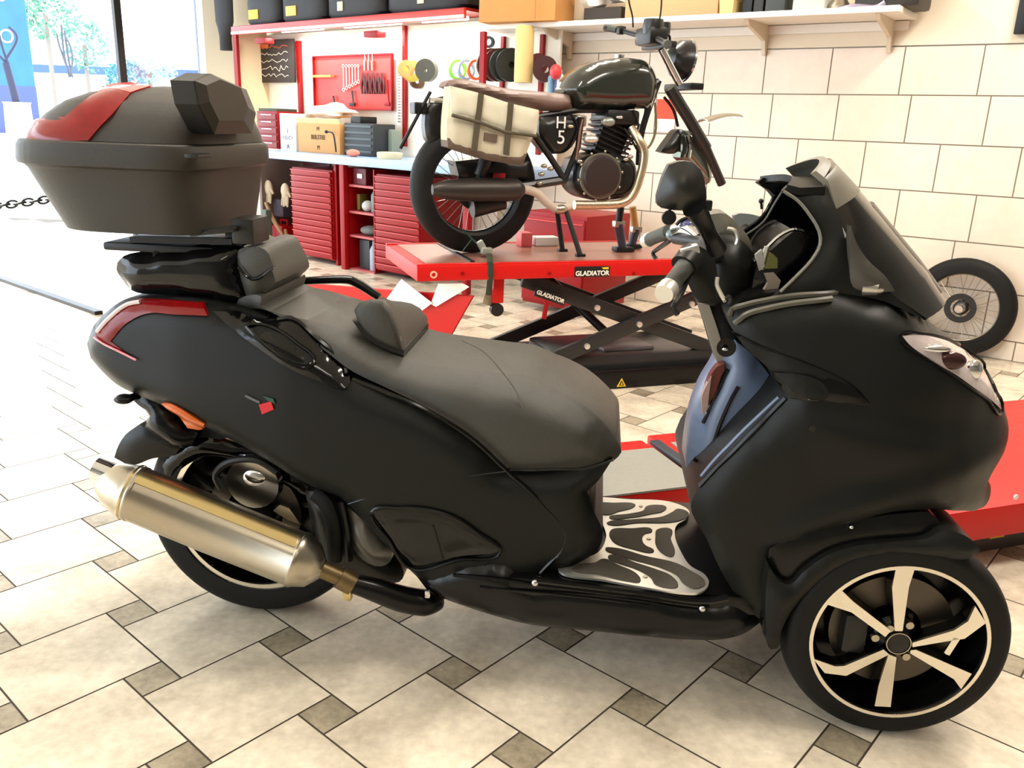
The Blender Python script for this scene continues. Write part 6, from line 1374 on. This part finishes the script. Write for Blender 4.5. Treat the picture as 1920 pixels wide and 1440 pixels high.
MB().box((5 * S3, 0, 160 * S3), (84 * S3, 4 * S3, 330 * S3), bev=2 * S3).build('cloth', mat('banner_blue', (40, 96, 190), .6, noise=.35, nscale=.9), bn)
for ch, zz in (('S', 238), ('O', 168)): text_mesh(ch, 34 * S3, white_label, bn, Matrix.Translation((8 * S3, -3 * S3, zz * S3)) @ rot)
MB().box((5 * S3, 0, 40 * S3), (86 * S3, 5 * S3, 90 * S3), bev=2 * S3).build('lower_panel', mat('banner_violet', (62, 74, 150), .6), bn)
# pale building and trees across the street
fb_ = Frame(G(120, 232), 0); SB = 1 / (FPX / ((fb_.o - CC).dot(CW)))
bd = thing('far_building', 'pale building with a blue-grey roof band across the street', 'building', fb_.M)
MB().box((60 * SB, 30 * SB, 45 * SB), (420 * SB, 60 * SB, 90 * SB)).build('wall', mat('far_wall', (226, 222, 214), .8), bd)
MB().box((60 * SB, 28 * SB, 96 * SB), (440 * SB, 70 * SB, 14 * SB)).build('roof_band', mat('far_roof', (60, 84, 140), .7), bd)
for i, (px, py, w, h, zc, col) in enumerate([(110, 245, 60, 44, 200, (90, 140, 115)), (70, 242, 46, 40, 215, (80, 124, 96)), (175, 245, 44, 50, 150, (110, 150, 135)), (245, 250, 40, 30, 100, (90, 140, 150)), (290, 250, 50, 24, 110, (160, 210, 205))]):
    f = Frame(G(px, py), 0); s = 1 / (FPX / ((f.o - CC).dot(CW)))
    t = thing('tree', ['pale green tree top behind the parasols outside', 'pale green tree beside the blue banner', 'pale tree right of the closed grey parasol', 'small pale blue-green bush right of the black door stile', 'low pale bush outside just above the top case'][i], 'tree', f.M, 'sunlit trees across the street')
    MB().tube([(0, 0, 0), (0, 0, zc * s)], 4 * s, 8).build('trunk', mat('far_trunk', (130, 120, 110), .8), t)
    rr = np.random.default_rng(20 + i); vs, fs = [], []
    for k in range(420):
        c = rr.normal(size=3); c = c / np.linalg.norm(c) * rr.uniform(.4, 1) ** .5; c = np.array([c[0] * w, c[1] * w * .6, c[2] * h]) * s; c[2] += zc * s
        a = rr.normal(size=3); a /= np.linalg.norm(a); b = np.cross(a, rr.normal(size=3)); b /= np.linalg.norm(b); L_ = 4.5 * s
        n = len(vs); vs += [c + a * L_, c + b * L_ * .6, c - a * L_, c - b * L_ * .6]; fs.append((n, n + 1, n + 2, n + 3))
    finish('crown', [Vector(v) for v in vs], fs, mat('far_leaf_%d' % i, col, .8), t, smooth=False)
# chain between posts outside
ca_, cb2 = ground(-60, 640), ground(110, 610)
chn = thing('chain', 'dark iron chain hanging outside to the left of the top case', 'chain', Matrix.Translation(ca_))
n_l = 0
pA, pB = hit(-60, 392, ground(30, 560), Vector((0, 1, 0))), hit(330, 322, ground(30, 560), Vector((0, 1, 0)))
for k in range(26):
    f = (k + .5) / 26; c = pA + (pB - pA) * f - Vector((0, 0, .03 * math.sin(f * math.pi))); d = (pB - pA).normalized(); L_ = (pB - pA).length / 26 * .72; u = Vector((0, 0, 1)) if k % 2 else Vector((0, 1, 0))
    pts = [c + d * (L_ * math.cos(a)) + u * (.022 * math.sin(a)) - ca_ for a in np.linspace(0, 2 * math.pi, 13)]
    MB().tube(pts, .0075, 6, cap=False).build('link', black_frame, chn)
for p_ in (pA, pB): 
    g_ = Vector((p_.x, p_.y, 0)) - ca_; MB().tube([g_, p_ - ca_ + Vector((0, 0, .05))], .018, 10).build('chain_post', black_frame, chn)
